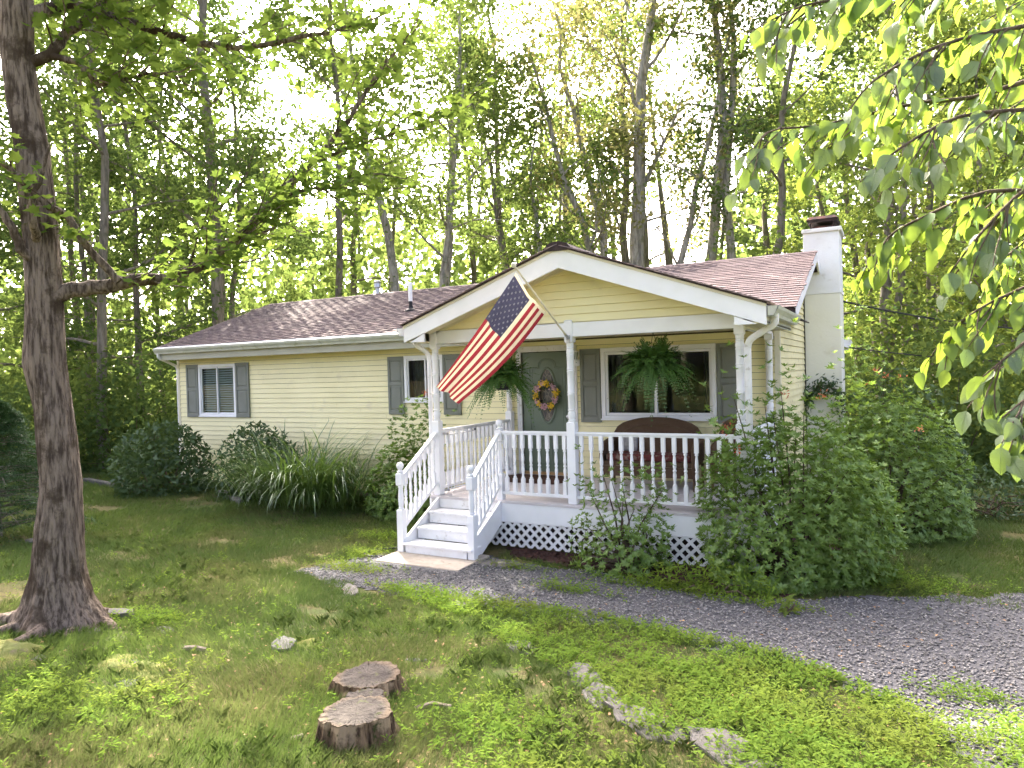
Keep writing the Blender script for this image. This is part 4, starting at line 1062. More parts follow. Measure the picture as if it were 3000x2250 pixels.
for rI in range(9):
    for cI in range(6 if rI % 2 == 0 else 5):
        v0 = (.4-.022)*(cI+ (.5 if rI % 2 == 0 else 1))/6 + .022; u0 = (7/13)*(rI+.7)/9.4
        for sgn in (-1, 1):
            pu = []; pv = []
            for j in range(10):
                rr = (.0225 if j % 2 == 0 else .0095); a = 2*PI*j/10
                pu.append(u0 + rr*math.cos(a)*1.05); pv.append(v0 + rr*math.sin(a)*.60)
            P = cloth(np.array(pu), np.array(pv)); c = cloth(np.array([u0]), np.array([v0]))[0]
            nn = np.cross(P[3]-c, P[0]-c); nn /= np.linalg.norm(nn); P = P + nn*.003*sgn; c = c + nn*.003*sgn
            SV += [c] + list(P); SF += [(n0, n0+1+j, n0+1+(j+1) % 10) for j in range(10)]; n0 += 11
tag(link('stars', np_mesh('stars', np.array(SV), np.array(SF)), pmat('faded white star', (.42,.40,.40), rough=.9), fc), kind='stuff')

# hanging ferns
def fern(c, rad, seed, label):
    r = np.random.default_rng(seed); f = thing('hanging_fern', c, label, 'fern', 'hanging ferns under the porch header')
    MB().lathe([(.02,-.17),(.09,-.16),(.125,-.10),(.145,-.02),(.15,-.005),(.14,-.005),(.12,-.05)], c, 18).build('basket', M['black'], f, smooth=True)
    b = MB()
    for k in range(3):
        a = 2*PI*k/3+.3; b.tube([(c[0]+.14*math.cos(a), c[1]+.14*math.sin(a), c[2]-.01), (c[0], c[1], 2.20)], .003, 5)
    b.tube([(c[0],c[1],2.195),(c[0],c[1],2.27)], .005, 6); b.build('hanger', M['black'], f)
    VV = []; FQ = []; n0 = 0; bt = MB()
    NF = 280
    for i in range(NF):
        az = r.uniform(0, 2*PI); el = r.choice([r.uniform(.8,1.45), r.uniform(.2,.8), r.uniform(-.3,.2)], p=[.42,.36,.22])
        L = rad*r.uniform(.85, 1.22); droop = rad*r.uniform(.25, .85)*(1.25 if el < .5 else .9)*(1.5 if r.uniform() < .2 else 1)
        d = np.array((math.cos(az)*math.cos(el), math.sin(az)*math.cos(el), math.sin(el)))
        t = np.linspace(0.05, 1, 22); cc = np.array(c) + np.array((math.cos(az), math.sin(az), 0))*r.uniform(.02,.10)
        P = cc + d*(L*t)[:,None]; P[:,2] -= droop*t**2.2; P += np.cumsum(r.normal(0,.004,(22,3)),0)
        T = np.gradient(P, axis=0); T /= np.linalg.norm(T, axis=1)[:,None]
        side = np.cross(T, np.array((0,0,1.))); side /= (np.linalg.norm(side, axis=1)[:,None]+1e-6)
        up = np.cross(side, T); pl = .058*np.sin(PI*np.clip(t*.93+.05,0,1))**.7*r.uniform(.8,1.15)
        for s in (-1, 1):
            dirn = side*s*.93 + T*.32 + up*r.normal(-.12,.12) ; w = T*.0095
            base = P; tip = P + dirn*pl[:,None]; mid = (base+tip)/2
            VV.append(np.stack([base, mid+w, tip, mid-w], 1).reshape(-1,3)); m = len(P)
            FQ.append(np.arange(n0, n0+4*m).reshape(-1,4)); n0 += 4*m
        if i % 2 == 0: bt.tube([tuple(p) for p in P[::5]], .0018, 4, cap=False)
    fr = link('fronds', np_mesh('fronds', np.concatenate(VV), np.concatenate(FQ)), M['l_fern'], f)
    bt.build('stalks', M['l_fern'], fr)
fern((-1.66,-2.0,1.66), .42, 21, 'big green hanging fern left of the middle column, half behind the flag')
fern((.53,-2.0,1.78), .44, 22, 'big green hanging fern in front of the picture window')

# wreath on the door
wc = (-1.92,-.035,1.345); r = np.random.default_rng(5)
wr = thing('wreath', wc, 'round wreath of yellow and pink flowers on the green door', 'wreath')
ring = [(wc[0]+.185*math.cos(a), wc[1], wc[2]+.195*math.sin(a)) for a in np.linspace(0, 2*PI, 37)]
MB().tube(ring, .028, 8).build('vine_ring', M['bark_twig'], wr, smooth=True)
VV = []; 
for i in range(170):
    a = r.uniform(0, 2*PI); R0 = .185+r.normal(0,.035); c = np.array((wc[0]+R0*math.cos(a), wc[1]-r.uniform(.0,.05), wc[2]+R0*1.05*math.sin(a)))
    d = np.array((math.cos(a)+r.normal(0,.8), r.normal(-.3,.4), math.sin(a)+r.normal(0,.8))); d /= np.linalg.norm(d); s = np.cross(d, (0,1,.2)); s /= np.linalg.norm(s)+1e-6
    L = r.uniform(.03,.055); VV.append(np.array([c, c+d*L*.5+s*L*.3, c+d*L, c+d*L*.5-s*L*.3]))
link('leaves', np_mesh('leaves', np.concatenate(VV), np.arange(4*len(VV)).reshape(-1,4)), M['l_shrub'], wr)
for a, colr in ((2.05,'y'),(1.62,'y'),(1.35,'y'),(1.85,'p'),(2.45,'p'),(2.72,'p'),(3.05,'y'),(3.3,'y'),(3.7,'p'),(4.0,'y'),(4.35,'p'),(4.65,'p'),(5.15,'y'),(5.35,'y'),(.75,'p'),(.45,'p'),(.25,'y'),(.05,'y'),(5.95,'p'),(5.75,'p')):
    c0 = np.array((wc[0]+.19*math.cos(a), wc[1]-.045, wc[2]+.2*math.sin(a))); VV = []
    for k in range(26):
        c = c0 + r.normal(0,1,3)*np.array((.026,.014,.026)); n = np.array((r.normal(0,.5),-1,r.normal(0,.5))); n /= np.linalg.norm(n)
        u = np.cross(n, (0,0,1)); u /= np.linalg.norm(u); w = np.cross(n, u); L = r.uniform(.012,.020)
        VV.append(np.array([c-u*L, c-w*L+n*.004, c+u*L, c+w*L-n*.004]))
    link('flower_cluster', np_mesh('flower_cluster', np.concatenate(VV), np.arange(4*len(VV)).reshape(-1,4)), M['petal_'+colr], wr)

# wicker settee and chair
def wicker_seat(x0, x1, yb, label, name, cat):
    t = thing(name, ((x0+x1)/2, yb-.25, 0), label, cat)
    n = 18; w = x1-x0; tops = []
    def prof(s):
        e = abs(2*s-1); return .82+.165*(1-e**2.4)-(.16*max(0, e-.86)/.14)**1.0*.6
    f = [(x0+w*s, prof(s)) for s in np.linspace(0,1,n)]
    poly = [(x0, .36)] + f + [(x1, .36)]
    bk = MB().prism(poly[::-1], 'y', yb-.02, yb+.02).build('backrest', M['wicker'], t, bevel=.01)
    MB().tube([(x0,yb,.38)] + [(a, yb, b_) for a, b_ in f] + [(x1,yb,.38)], .024, 8).build('back_rim', M['wicker'], bk, smooth=True)
    ins = [(x0+w*(.5+(s-.5)*.86), .36+(prof(s)-.36)*.86) for s in np.linspace(0,1,n)]
    MB().tube([(a, yb-.022, b_) for a, b_ in ins], .008, 6).build('back_braid', M['wicker'], bk, smooth=True)
    MB().box(x0+.01, x1-.01, yb-.54, yb-.03, .33, .40).build('seat', M['wicker'], t, bevel=.015)
    MB().box(x0+.02, x1-.02, yb-.545, yb-.525, .18, .328).build('apron', M['wicker'], t)
    MB().box(x0+.05, x1-.05, yb-.52, yb-.05, .402, .50).build('cushion', M['cushion'], t, bevel=.03)
    for x in (x0, x1):
        arm = [(x,yb,.66),(x,yb-.2,.67),(x,yb-.42,.64),(x,yb-.53,.56),(x,yb-.55,.44),(x,yb-.54,.30)]
        a = MB().tube(arm, [.03,.036,.04,.04,.034,.028], 9).build('arm', M['wicker'], t, smooth=True)
        MB().box(x-.012, x+.012, yb-.52, yb-.025, .34, .63).build('arm_panel', M['wicker'], a)
        for y in (yb-.53, yb-.02): MB().tube([(x,y,.0),(x,y,.34)], [.018,.024], 8).build('leg', M['wicker'], t, smooth=True)
    return t
wicker_seat(-.62, .74, -.38, 'brown wicker settee with a red cushion below the picture window', 'settee', 'settee')
wicker_seat(1.00, 1.50, -.42, 'brown wicker armchair in the right corner of the porch', 'armchair', 'armchair')
MB_ = MB().box(-.50, -.16, -.50, -.44, .505, .76)
o = MB().add([(-.52,-.50,.50),(-.22,-.50,.50),(-.22,-.44,.76),(-.52,-.44,.76),(-.52,-.45,.50),(-.22,-.45,.50),(-.22,-.39,.76),(-.52,-.39,.76)], [(0,1,2,3),(4,7,6,5),(0,4,5,1),(1,5,6,2),(2,6,7,3),(3,7,4,0)]).build('pillow', pmat('grey pillow', (.42,.40,.38), (.30,.28,.27), 20, rough=.95), None, bevel=.03)
tag(o, 'pale grey pillow leaning at the left end of the wicker settee', 'pillow')
# doormat
o = MB().prism([(-2.42,-.95),(-1.42,-.95),(-1.22,-.55),(-1.42,-.16),(-2.42,-.16),(-2.6,-.55)], 'z', .002, .014).build('doormat', M['doormat'])
tag(o, 'dark brown coir doormat in front of the green door', 'doormat')
# lantern by the door
lt = thing('wall_lantern', (-1.353,-.02,1.95), 'small white carriage lantern on the wall right of the door', 'lantern')
MB().lathe([(.06,-.019),(.06,-.035),(.045,-.045),(.012,-.05)], (-1.353, 0, 1.87), 18, axis='y').build('back_plate', M['white'], lt, smooth=True)
MB().tube([(-1.353,-.045,1.87),(-1.353,-.10,1.87),(-1.353,-.13,1.91)], .008, 8).build('arm', M['white'], lt, smooth=True)
b = MB()
for sx in (-1, 1):
    for sy in (-1, 1): b.bar((-1.353+sx*.035,-.13+sy*.035,1.92), (-1.353+sx*.055,-.13+sy*.055,2.04), .008, .008, (0,1,0))
b.box(-1.353-.062,-1.353+.062,-.192,-.068,2.04,2.05).box(-1.353-.038,-1.353+.038,-.168,-.092,1.912,1.922)
b.build('cage', M['white'], lt)
MB().lathe([(.06,0),(.03,.03),(.008,.055)], (-1.353,-.13,2.05), 12).build('cap', M['white'], lt, smooth=True)
MB().add([(-1.353+sx*a,-.13+sy*a,z) for a, z in ((.034,1.923),(.052,2.038)) for sx, sy in ((-1,-1),(1,-1),(1,1),(-1,1))], [(0,1,5,4),(1,2,6,5),(2,3,7,6),(3,0,4,7)]).build('lamp_glass', M['glass'], lt)
# folding safety gate swung open along the left railing
gt = thing('safety_gate', (P0+.12,-2.0,0), 'white metal safety gate swung open against the left porch railing', 'gate')
x = P0+.10
b = MB().tube([(x,-2.2,.06),(x,-2.2,.86)], .012, 8).tube([(x,-1.42,.06),(x,-1.42,.86)], .012, 8).tube([(x,-2.2,.86),(x,-1.42,.86)], .010, 8).tube([(x,-2.2,.07),(x,-1.42,.07)], .010, 8)
b.build('gate_frame', M['white'], gt, smooth=True)
for i in range(9): MB().tube([(x,-2.12+i*.078,.075),(x,-2.12+i*.078,.855)], .006, 6).build('gate_bar', M['white'], gt, smooth=True)
b = MB()
for zz in (.88,.06): b.box(x-.05, x+.03, -2.235, -2.20, zz-.015, zz+.015)
b.build('hinge', M['metal'], gt)
MB().lathe([(.006,-.02),(.018,-.012),(.02,0),(.014,.012),(.004,.016)], (x, -1.42, .88), 10).build('latch_knob', M['black'], gt, smooth=True)
# hose beside the pad
pts = [(-2.78,-3.0,0),(-2.9,-3.12,0),(-3.05,-3.3,0),(-3.02,-3.5,0),(-2.85,-3.58,0),(-2.7,-3.5,0)]
tag(MB().tube([(a,b_,gz(a,b_)+.02) for a,b_,c in pts], .011, 8).build('hose', M['black'], None, smooth=True), 'black garden hose curling beside the concrete slab', 'hose')
# cables from the chimney corner into the woods on the right
def cable(a, b_, sag, label, rad):
    P = [(a[0]+(b_[0]-a[0])*t, a[1]+(b_[1]-a[1])*t, a[2]+(b_[2]-a[2])*t - sag*4*t*(1-t)) for t in np.linspace(0,1,20)]
    tag(MB().tube(P, rad, 6).build('utility_cable', M['black'], None, smooth=True), label, 'cable')
cable((2.40, 4.15, 2.92), (14, 18, 3.6), .9, 'upper black utility cable running from the chimney into the woods', .017)
cable((2.40, 4.18, 2.05), (14, 18, 2.4), .6, 'lower thin black cable running from the dish into the woods', .011)
# ------------------------------------------------------------------ foliage tools
def unit(a): return a/(np.linalg.norm(a, axis=-1, keepdims=True)+1e-9)
def rand_dirs(r, n): return unit(r.normal(size=(n,3)))
def leaf_frames(r, n, upbias=1.0, droop=0.0):
    """normal, axis and side for n leaves; upbias>0 lays blades flatter"""
    nrm = unit(rand_dirs(r, n) + np.array((0,0,upbias))); ax = rand_dirs(r, n)
    ax = ax + np.array((0,0,-droop)); ax = unit(ax - nrm*(ax*nrm).sum(1, keepdims=True)); return nrm, ax, np.cross(nrm, ax)
def quad_leaves(P, ax, sd, nrm, L, W, bend=.12):
    L = np.asarray(L)[:,None]; W = np.asarray(W)[:,None]
    return np.stack([P, P+ax*L*.45+sd*W*.5+nrm*L*bend, P+ax*L, P+ax*L*.45-sd*W*.5+nrm*L*bend], 1).reshape(-1,3)
def quads(n): return np.arange(4*n).reshape(-1,4)
def foliage(name, P, r, L, W, mat, parent, up=.8, droop=.3, kind=None, jit=.35):
    n = len(P); nrm, ax, sd = leaf_frames(r, n, up, droop)
    k = r.uniform(1-jit, 1+jit, n)
    o = link(name, np_mesh(name, quad_leaves(P, ax, sd, nrm, L*k, W*k), quads(n)), mat, parent)
    if kind: tag(o, kind=kind)
    return o

def wander(r, p, d, L, n, wob=.12, bendz=0.0):
    """a branch path of n points starting at p in direction d"""
    pts = [np.array(p, float)]; d = unit(np.array(d, float))
    for i in range(n-1):
        d = unit(d + r.normal(0, wob, 3) + np.array((0,0,bendz))); pts.append(pts[-1] + d*L/(n-1))
    return np.array(pts)

def tree(name, label, group, base, H, r0, lean=(0,0), bark='bark_dark', leaf='l_oak', nl=6000, t0=.35, limbs=13, reach=3.2, elev=(.35,.9), L=.14, W=.095, seed=0, spread=.33, stems=None, sink=.15, cat='tree', low=0, twig=5, lshape=.8):
    r = np.random.default_rng(seed); bx, by = base; bz = gz(bx, by); nl = int(nl*1.12)
    T = thing(name, (bx, by, bz), label, cat, group)
    A = []; tb = MB()
    trunks = stems or [(lean, H, 1.0)]
    for ln, Hs, rs in trunks:
        n = 12; t = np.linspace(0, 1, n)
        wob = np.cumsum(r.normal(0, .10*Hs/10, (n,2)), 0)*t[:,None]**.5; wob[0] = 0
        path = np.stack([bx + ln[0]*Hs*t + wob[:,0], by + ln[1]*Hs*t + wob[:,1], bz - sink + (Hs+sink)*t], 1)
        rad = r0*rs*((1-t)**.8*.80+.16) ; rad[0] *= 1.35
        tb.tube(path, rad, 9)
        nlb = int(limbs*(.55 if stems else 1)); az0 = r.uniform(0, 6.28)
        for i in range(nlb):
            tt = t0 + (1-t0)*((i+.5)/nlb)**.9*.98; k = tt*(n-1); j = int(min(k, n-2)); p = path[j] + (path[j+1]-path[j])*(k-j)
            rr = float(np.interp(tt, t, rad)); az = az0 + 2.4*i + r.normal(0,.35)
            el = elev[0] + (elev[1]-elev[0])*(i/nlb) + r.normal(0,.12); q = (tt-t0)/(1-t0)
            ln_ = reach*(1.0-.55*q)*r.uniform(.75,1.15)
            lp = wander(r, p, (math.cos(az)*math.cos(el), math.sin(az)*math.cos(el), math.sin(el)), ln_, 7, .13, .03)
            lr = max(.012, rr*.42)*np.linspace(1,.22,7); tb.tube(lp, lr, 6, cap=False)
            for kk in range(twig):
                f = r.uniform(.28,1.0); m = f*6; jj = int(min(m,5)); tp = lp[jj]+(lp[jj+1]-lp[jj])*(m-jj)
                dd = unit(lp[min(jj+1,6)]-lp[jj]) + rand_dirs(r,1)[0]*.9 + np.array((0,0,.1))
                tw = wander(r, tp, dd, ln_*r.uniform(.25,.45), 4, .2, .0); tb.tube(tw, np.linspace(max(.006,lr[jj]*.45),.004,4), 4, cap=False)
                A.append(tw[1:]); 
            A.append(lp[4:])
        A.append(path[-2:])
    trunk = tb.build('trunk', M[bark], T, smooth=True)
    A = np.concatenate(A)
    P = A[r.integers(0, len(A), nl)] + r.normal(0, spread, (nl,3))*np.array((1,1,.62))
    if low:   # young shoots along the trunk
        m = int(nl*low); k = r.uniform(.02, t0, m); q = np.stack([np.interp(k, t, path[:,i]) for i in range(3)], 1) + r.normal(0,.45,(m,3)); P = np.concatenate([P, q])
    foliage('crown', P, r, L, W, M[leaf], T, lshape, .3)
    return T

def lumpy(r, n, c, rad, h, shell=.55, lumps=9, z0=0.0):
    """points in the outer shell of a lumpy dome"""
    d = rand_dirs(r, n); d[:,2] = np.abs(d[:,2])*1.1-.25; d = unit(d)
    L = rand_dirs(r, lumps); L[:,2] = np.abs(L[:,2]); w = np.max(d@L.T, 1)
    rr = (.66 + .40*np.clip((w-.62)*2.6,0,1))*(1-shell*r.uniform(0,1,n)**2.2)
    P = d*rr[:,None]*np.array((rad[0], rad[1], h)); P[:,2] = np.maximum(P[:,2], -h*.15)
    return P + np.array(c), d

def whorl_bush(name, label, c, rad, h, nw, seed, leaf='l_azalea', L=.055, W=.02, nlv=7, stems=12, flowers=(), shell=.5, lumps=12, cat='shrub', group=None, spires=()):
    """azalea: rosettes of small leaves at the twig ends"""
    r = np.random.default_rng(seed); bz = gz(c[0], c[1]); T = thing(name, (c[0], c[1], bz), label, cat, group)
    P, d = lumpy(r, nw, (c[0], c[1], bz+h*.12), rad, h*.9, shell, lumps)
    for (sx, sy, sz, sr, sn) in spires:
        q = np.array((sx,sy,sz)) + r.normal(0,1,(sn,3))*np.array((sr,sr,sr*2.4)); P = np.concatenate([P, q]); d = np.concatenate([d, unit(r.normal(0,.5,(sn,3))+np.array((0,0,1)))])
    P[:,2] = np.maximum(P[:,2], ground(P[:,0],P[:,1])+.04)
    axis = unit(d*.7 + np.array((0,0,.75)) + r.normal(0,.3,(len(P),3))); n = len(P)
    u = unit(np.cross(axis, np.array((.31,.87,.2)))); v = np.cross(axis, u)
    VV = []; a0 = r.uniform(0, 6.28, n)
    for k in range(nlv):
        a = a0 + 2*PI*k/nlv + r.normal(0,.2,n); tilt = r.uniform(.15,.75,n)
        ax = unit((u*np.cos(a)[:,None]+v*np.sin(a)[:,None])*np.cos(tilt)[:,None] + axis*np.sin(tilt)[:,None])
        nr = unit(axis*np.cos(tilt)[:,None] - (u*np.cos(a)[:,None]+v*np.sin(a)[:,None])*np.sin(tilt)[:,None]); sd = np.cross(nr, ax)
        s = r.uniform(.7,1.2,n); VV.append(quad_leaves(P, ax, sd, nr, L*s, W*s, .06))
    V = np.concatenate(VV); link('leaves', np_mesh('leaves', V, quads(len(V)//4)), M[leaf], T)
    tb = MB()
    for i in range(stems):
        p = P[r.integers(0,len(P))]; b0 = np.array((c[0]+r.normal(0,.08), c[1]+r.normal(0,.08), bz-.03)); m = (b0+p)/2 + np.array((*(r.normal(0,.06,2)), .08))
        tb.tube([b0, b0+(m-b0)*.5+r.normal(0,.02,3), m, m+(p-m)*.6, p], [.016,.014,.011,.007,.004], 5, cap=False)
    tb.build('stems', M['bark_twig'], T, smooth=True)
    for f in flowers:
        VV = []
        for k in range(11):
            ax = unit(np.array((r.normal(0,.7), r.normal(0,.7), r.uniform(.2,1)))); sd = unit(np.cross(ax, r.normal(size=3))); q = np.array(f)+r.normal(0,.025,3)
            VV.append(quad_leaves(q[None], ax[None], sd[None], np.cross(ax,sd)[None], [.042], [.016]))
        V = np.concatenate(VV); link('flower', np_mesh('flower', V, quads(len(V)//4)), M['petal_o'], T)
    return T

def leafy_bush(name, label, c, rad, h, n, seed, leaf='l_shrub', L=.09, W=.035, shell=.5, up=.5, droop=.5, lumps=14, group=None, cat='shrub', stems=14):
    r = np.random.default_rng(seed); bz = gz(c[0], c[1]); T = thing(name, (c[0], c[1], bz), label, cat, group)
    P, d = lumpy(r, n, (c[0], c[1], bz+h*.12), rad, h*.9, shell, lumps); P[:,2] = np.maximum(P[:,2], ground(P[:,0],P[:,1])+.03)
    foliage('leaves', P, r, L, W, M[leaf], T, up, droop)
    tb = MB()
    for i in range(stems):
        p = P[r.integers(0,len(P))]; b0 = np.array((c[0]+r.normal(0,rad[0]*.15), c[1]+r.normal(0,rad[1]*.15), bz-.03)); m = (b0+p)/2 + np.array((*(r.normal(0,.08,2)), .1))
        tb.tube([b0, m, p], [.014,.01,.004], 5, cap=False)
    tb.build('stems', M['bark_twig'], T, smooth=True)
    return T

# ------------------------------------------------------------------ shrubs round the house
leafy_bush('shrub', 'large dark green rounded shrub at the left corner of the house', (-10.15,-1.35), (1.1,.95), 1.45, 3600, 31, L=.13, W=.05)
leafy_bush('shrub', 'dark green rounded shrub right of the edging board below the left window', (-7.7,-1.0), (.95,.75), 1.42, 2800, 32, L=.12, W=.048)
whorl_bush('azalea', 'light green azalea with thin upright shoots left of the porch steps', (-4.15,-.95), (.8,.6), 1.25, 1700, 33, L=.07, W=.027,
           flowers=[(-3.62,-1.12,1.42),(-3.58,-1.16,1.45)], spires=[(-3.6,-1.1,.75,.14,90),(-3.65,-1.15,1.15,.06,22),(-4.75,-.6,.75,.06,16),(-4.35,-.75,.70,.12,40),(-4.0,-.9,.65,.16,70)])
whorl_bush('azalea', 'sparse open azalea growing in front of the porch lattice', (.42,-2.80), (.72,.48), 1.22, 520, 34, L=.065, W=.024, stems=26, shell=.75, spires=[(.75,-2.75,.42,.10,26),(-.1,-2.8,.35,.10,24)])
whorl_bush('azalea', 'big bushy azalea with a few orange blooms right of the porch', (2.15,-2.28), (1.12,.88), 1.74, 3600, 35, L=.068, W=.026, stems=40, lumps=20, shell=.5,
           flowers=[(1.55,-2.75,1.06),(1.60,-2.78,1.05),(2.12,-2.3,1.42),(2.5,-2.2,1.38),(1.72,-2.9,.82)], spires=[(1.58,-2.72,.72,.16,110),(2.1,-2.4,1.15,.16,110),(2.75,-2.2,.95,.2,120),(1.75,-2.8,.4,.2,120)])
whorl_bush('azalea', 'second azalea with orange red blooms behind the big one', (3.1,.7), (1.1,.9), 1.9, 2600, 36, L=.07, W=.027, stems=24, lumps=16,
           flowers=[(3.0,.5,1.62),(3.1,.45,1.55),(3.3,.5,1.5),(2.9,.4,1.45),(3.5,-.2,.85)], spires=[(2.9,.6,1.15,.22,160),(3.6,.4,.75,.2,90)])
leafy_bush('shrub', 'tall dark leafy shrub between the chimney and the right hand woods', (3.2,3.3), (1.2,.9), 2.2, 3200, 37, L=.10, W=.04)
leafy_bush('shrub', 'low dark shrub spreading over the grass at far right', (4.5,2.2), (.8,.6), .75, 1200, 38, L=.09, W=.035)
leafy_bush('weed_clump', 'bright green leafy weeds at the foot of the big azalea', (1.45,-3.32), (.75,.22), .34, 900, 39, 'l_weed', .075, .018, .8, .6, .2, stems=6)
leafy_bush('weed_clump', 'pale leafy sprigs lit by the sun beside the lattice', (-.15,-2.62), (.3,.12), .5, 160, 40, 'l_lime', .07, .025, .8, .5, .3, stems=4)
leafy_bush('weed_clump', 'single young plant with pointed leaves on the gravel edge', (2.28,-3.75), (.10,.10), .22, 34, 41, 'l_lime', .11, .035, .9, .8, .2, stems=3)
# spray of vine across the chimney
r = np.random.default_rng(44); T = thing('vine', (2.2,3.25,1.0), 'dark leafy vine arching across the front of the chimney', 'vine')
vp_ = np.array([(2.55,3.2,-.2),(2.5,3.2,.8),(2.3,3.22,1.28),(2.05,3.2,1.35),(1.85,3.2,1.2),(1.72,3.15,.98)])
MB().tube(vp_, [.02,.016,.012,.009,.006,.004], 6).build('stem', M['bark_twig'], T, smooth=True)
t = r.uniform(1.3,5,420); P = np.stack([np.interp(t, np.arange(6), vp_[:,i]) for i in range(3)],1)+r.normal(0,1,(420,3))*np.array((.08,.06,.09))
foliage('leaves', P, r, .09, .04, M['l_shrub'], T, .4, .6)
# arching grass clump
r = np.random.default_rng(45); gc = (-6.25,-1.3); T = thing('grass_clump', (*gc, gz(*gc)), 'fountain shaped clump of long arching green blades below the siding', 'grass clump')
VV = []; FQ = []; n0 = 0; SEG = 9
for i in range(1250):
    b0 = np.array((gc[0]+r.normal(0,.46), gc[1]+r.normal(0,.28), 0)); b0[2] = gz(b0[0], b0[1])
    az = math.atan2(b0[1]-gc[1], (b0[0]-gc[0])) + r.normal(0,.9); Lb = r.uniform(.9,1.85)*(1.0 if r.uniform() < .93 else 1.2); lean = r.uniform(.10,.55); dr = r.uniform(.35,1.05)
    t = np.linspace(0,1,SEG); h = np.array((math.cos(az), math.sin(az), 0))
    ang = PI/2 - lean - dr*2.0*t**1.6*1.15
    dx = np.cumsum(np.cos(ang))*Lb/SEG; dz = np.cumsum(np.sin(ang))*Lb/SEG
    P = b0 + h*dx[:,None] + np.array((0,0,1))*dz[:,None]; P[:,2] = np.maximum(P[:,2], b0[2]+.02)
    P[:,1] = np.minimum(P[:,1], -.06)
    s = np.array((-h[1], h[0], 0))*(r.uniform(.006,.0125)*np.sin(PI*np.clip(.15+.85*t,0,1))**.6)[:,None]; s[-1] *= .1
    VV.append(np.stack([P-s, P+s], 1).reshape(-1,3)); k = np.arange(SEG-1)*2+n0
    FQ.append(np.stack([k, k+1, k+3, k+2], 1)); n0 += 2*SEG
link('blades', np_mesh('blades', np.concatenate(VV), np.concatenate(FQ)), M['l_daylily'], T, True)
# dark evergreen at the left edge
def evergreen(c, R0, H, seed, label):
    r = np.random.default_rng(seed); bz = gz(*c); T = thing('evergreen_shrub', (*c, bz), label, 'evergreen')
    tb = MB().tube([(c[0],c[1],bz-.05),(c[0],c[1],bz+H*.9)], [.05,.012], 7); Ps = []; Ax = []
    for i in range(330):
        z = r.uniform(.04,1)**1.0; rr = R0*(1-z)**.75+.06; az = r.uniform(0,6.28); L = rr*r.uniform(.75,1.08)
        p0 = np.array((c[0],c[1],bz+H*z*.95)); d = np.array((math.cos(az),math.sin(az),.28)); t = np.linspace(.25,1,9)
        P = p0 + d*(L*t)[:,None]; P[:,2] -= .35*L*t**2
        if i % 3 == 0: tb.tube([tuple(p0), tuple(P[4]), tuple(P[-1])], [.01,.006,.003], 4, cap=False)
        sd = np.array((-math.sin(az), math.cos(az), 0))
        for s in (-1,1):
            for k in range(9):
                m = 7; q = np.linspace(0,1,m); tw = P[k] + (sd*s*.75+d*.5)*(q*.16*(1.15-t[k]*.5))[:,None]; tw[:,2] -= .05*q**2
                Ps.append(tw); Ax.append(np.repeat((sd*s*.75+d*.5)[None], m, 0))
    P = np.concatenate(Ps); n = len(P); ax = unit(np.concatenate(Ax)+r.normal(0,.55,(n,3))); nrm = unit(np.array((0,0,1.))+r.normal(0,.3,(n,3))); sd = unit(np.cross(nrm, ax))
    P[:,2] = np.maximum(P[:,2], ground(P[:,0],P[:,1])+.03)
    tb.build('trunk', M['bark_dark'], T, smooth=True)
    link('needles', np_mesh('needles', quad_leaves(P, ax, sd, nrm, r.uniform(.035,.06,n), r.uniform(.008,.014,n), 0), quads(n)), M['l_needle'], T)
evergreen((-7.75,-5.55), 1.15, 2.0, 46, 'dark feathery evergreen shrub cut off by the left edge')

def smooth_path(p, m=4):
    p = np.array(p, float); n = len(p); out = []
    for i in range(n-1):
        p0, p1, p2, p3 = p[max(i-1,0)], p[i], p[i+1], p[min(i+2,n-1)]
        for t in np.linspace(0,1,m,endpoint=False): out.append(.5*((2*p1)+(-p0+p2)*t+(2*p0-5*p1+4*p2-p3)*t*t+(-p0+3*p1-3*p2+p3)*t**3))
    return np.array(out+[p[-1]])
# ------------------------------------------------------------------ big maple in the left foreground
mp = thing('maple_tree', (-3.0,-7.35,gz(-3,-7.35)), 'large grey barked maple trunk standing in the left foreground', 'tree')
tr = np.array([(-2.99,-7.38,-.42),(-2.99,-7.38,-.22),(-2.985,-7.385,-.05),(-2.98,-7.39,.18),(-2.95,-7.36,.9),(-2.99,-7.37,1.52),(-3.05,-7.39,1.93),(-3.05,-7.38,2.55),(-3.07,-7.38,2.97),(-3.12,-7.40,3.76),(-3.17,-7.42,4.12),(-3.20,-7.43,4.49),(-3.20,-7.42,4.97),(-3.16,-7.38,5.82),(-3.05,-7.3,7.5),(-2.95,-7.2,9.5)])
rd = np.array([.44,.315,.245,.195,.152,.138,.150,.133,.126,.125,.122,.121,.120,.112,.09,.05])
r = np.random.default_rng(50); nr_, na = 330, 150
tt = np.concatenate([np.linspace(0,3,60), np.linspace(3,15,nr_-59)[1:]]); cen = np.stack([np.interp(tt, np.arange(16), tr[:,i]) for i in range(3)],1); rad = np.interp(tt, np.arange(16), rd)
A = np.linspace(0, 2*PI, na, endpoint=False); V = []
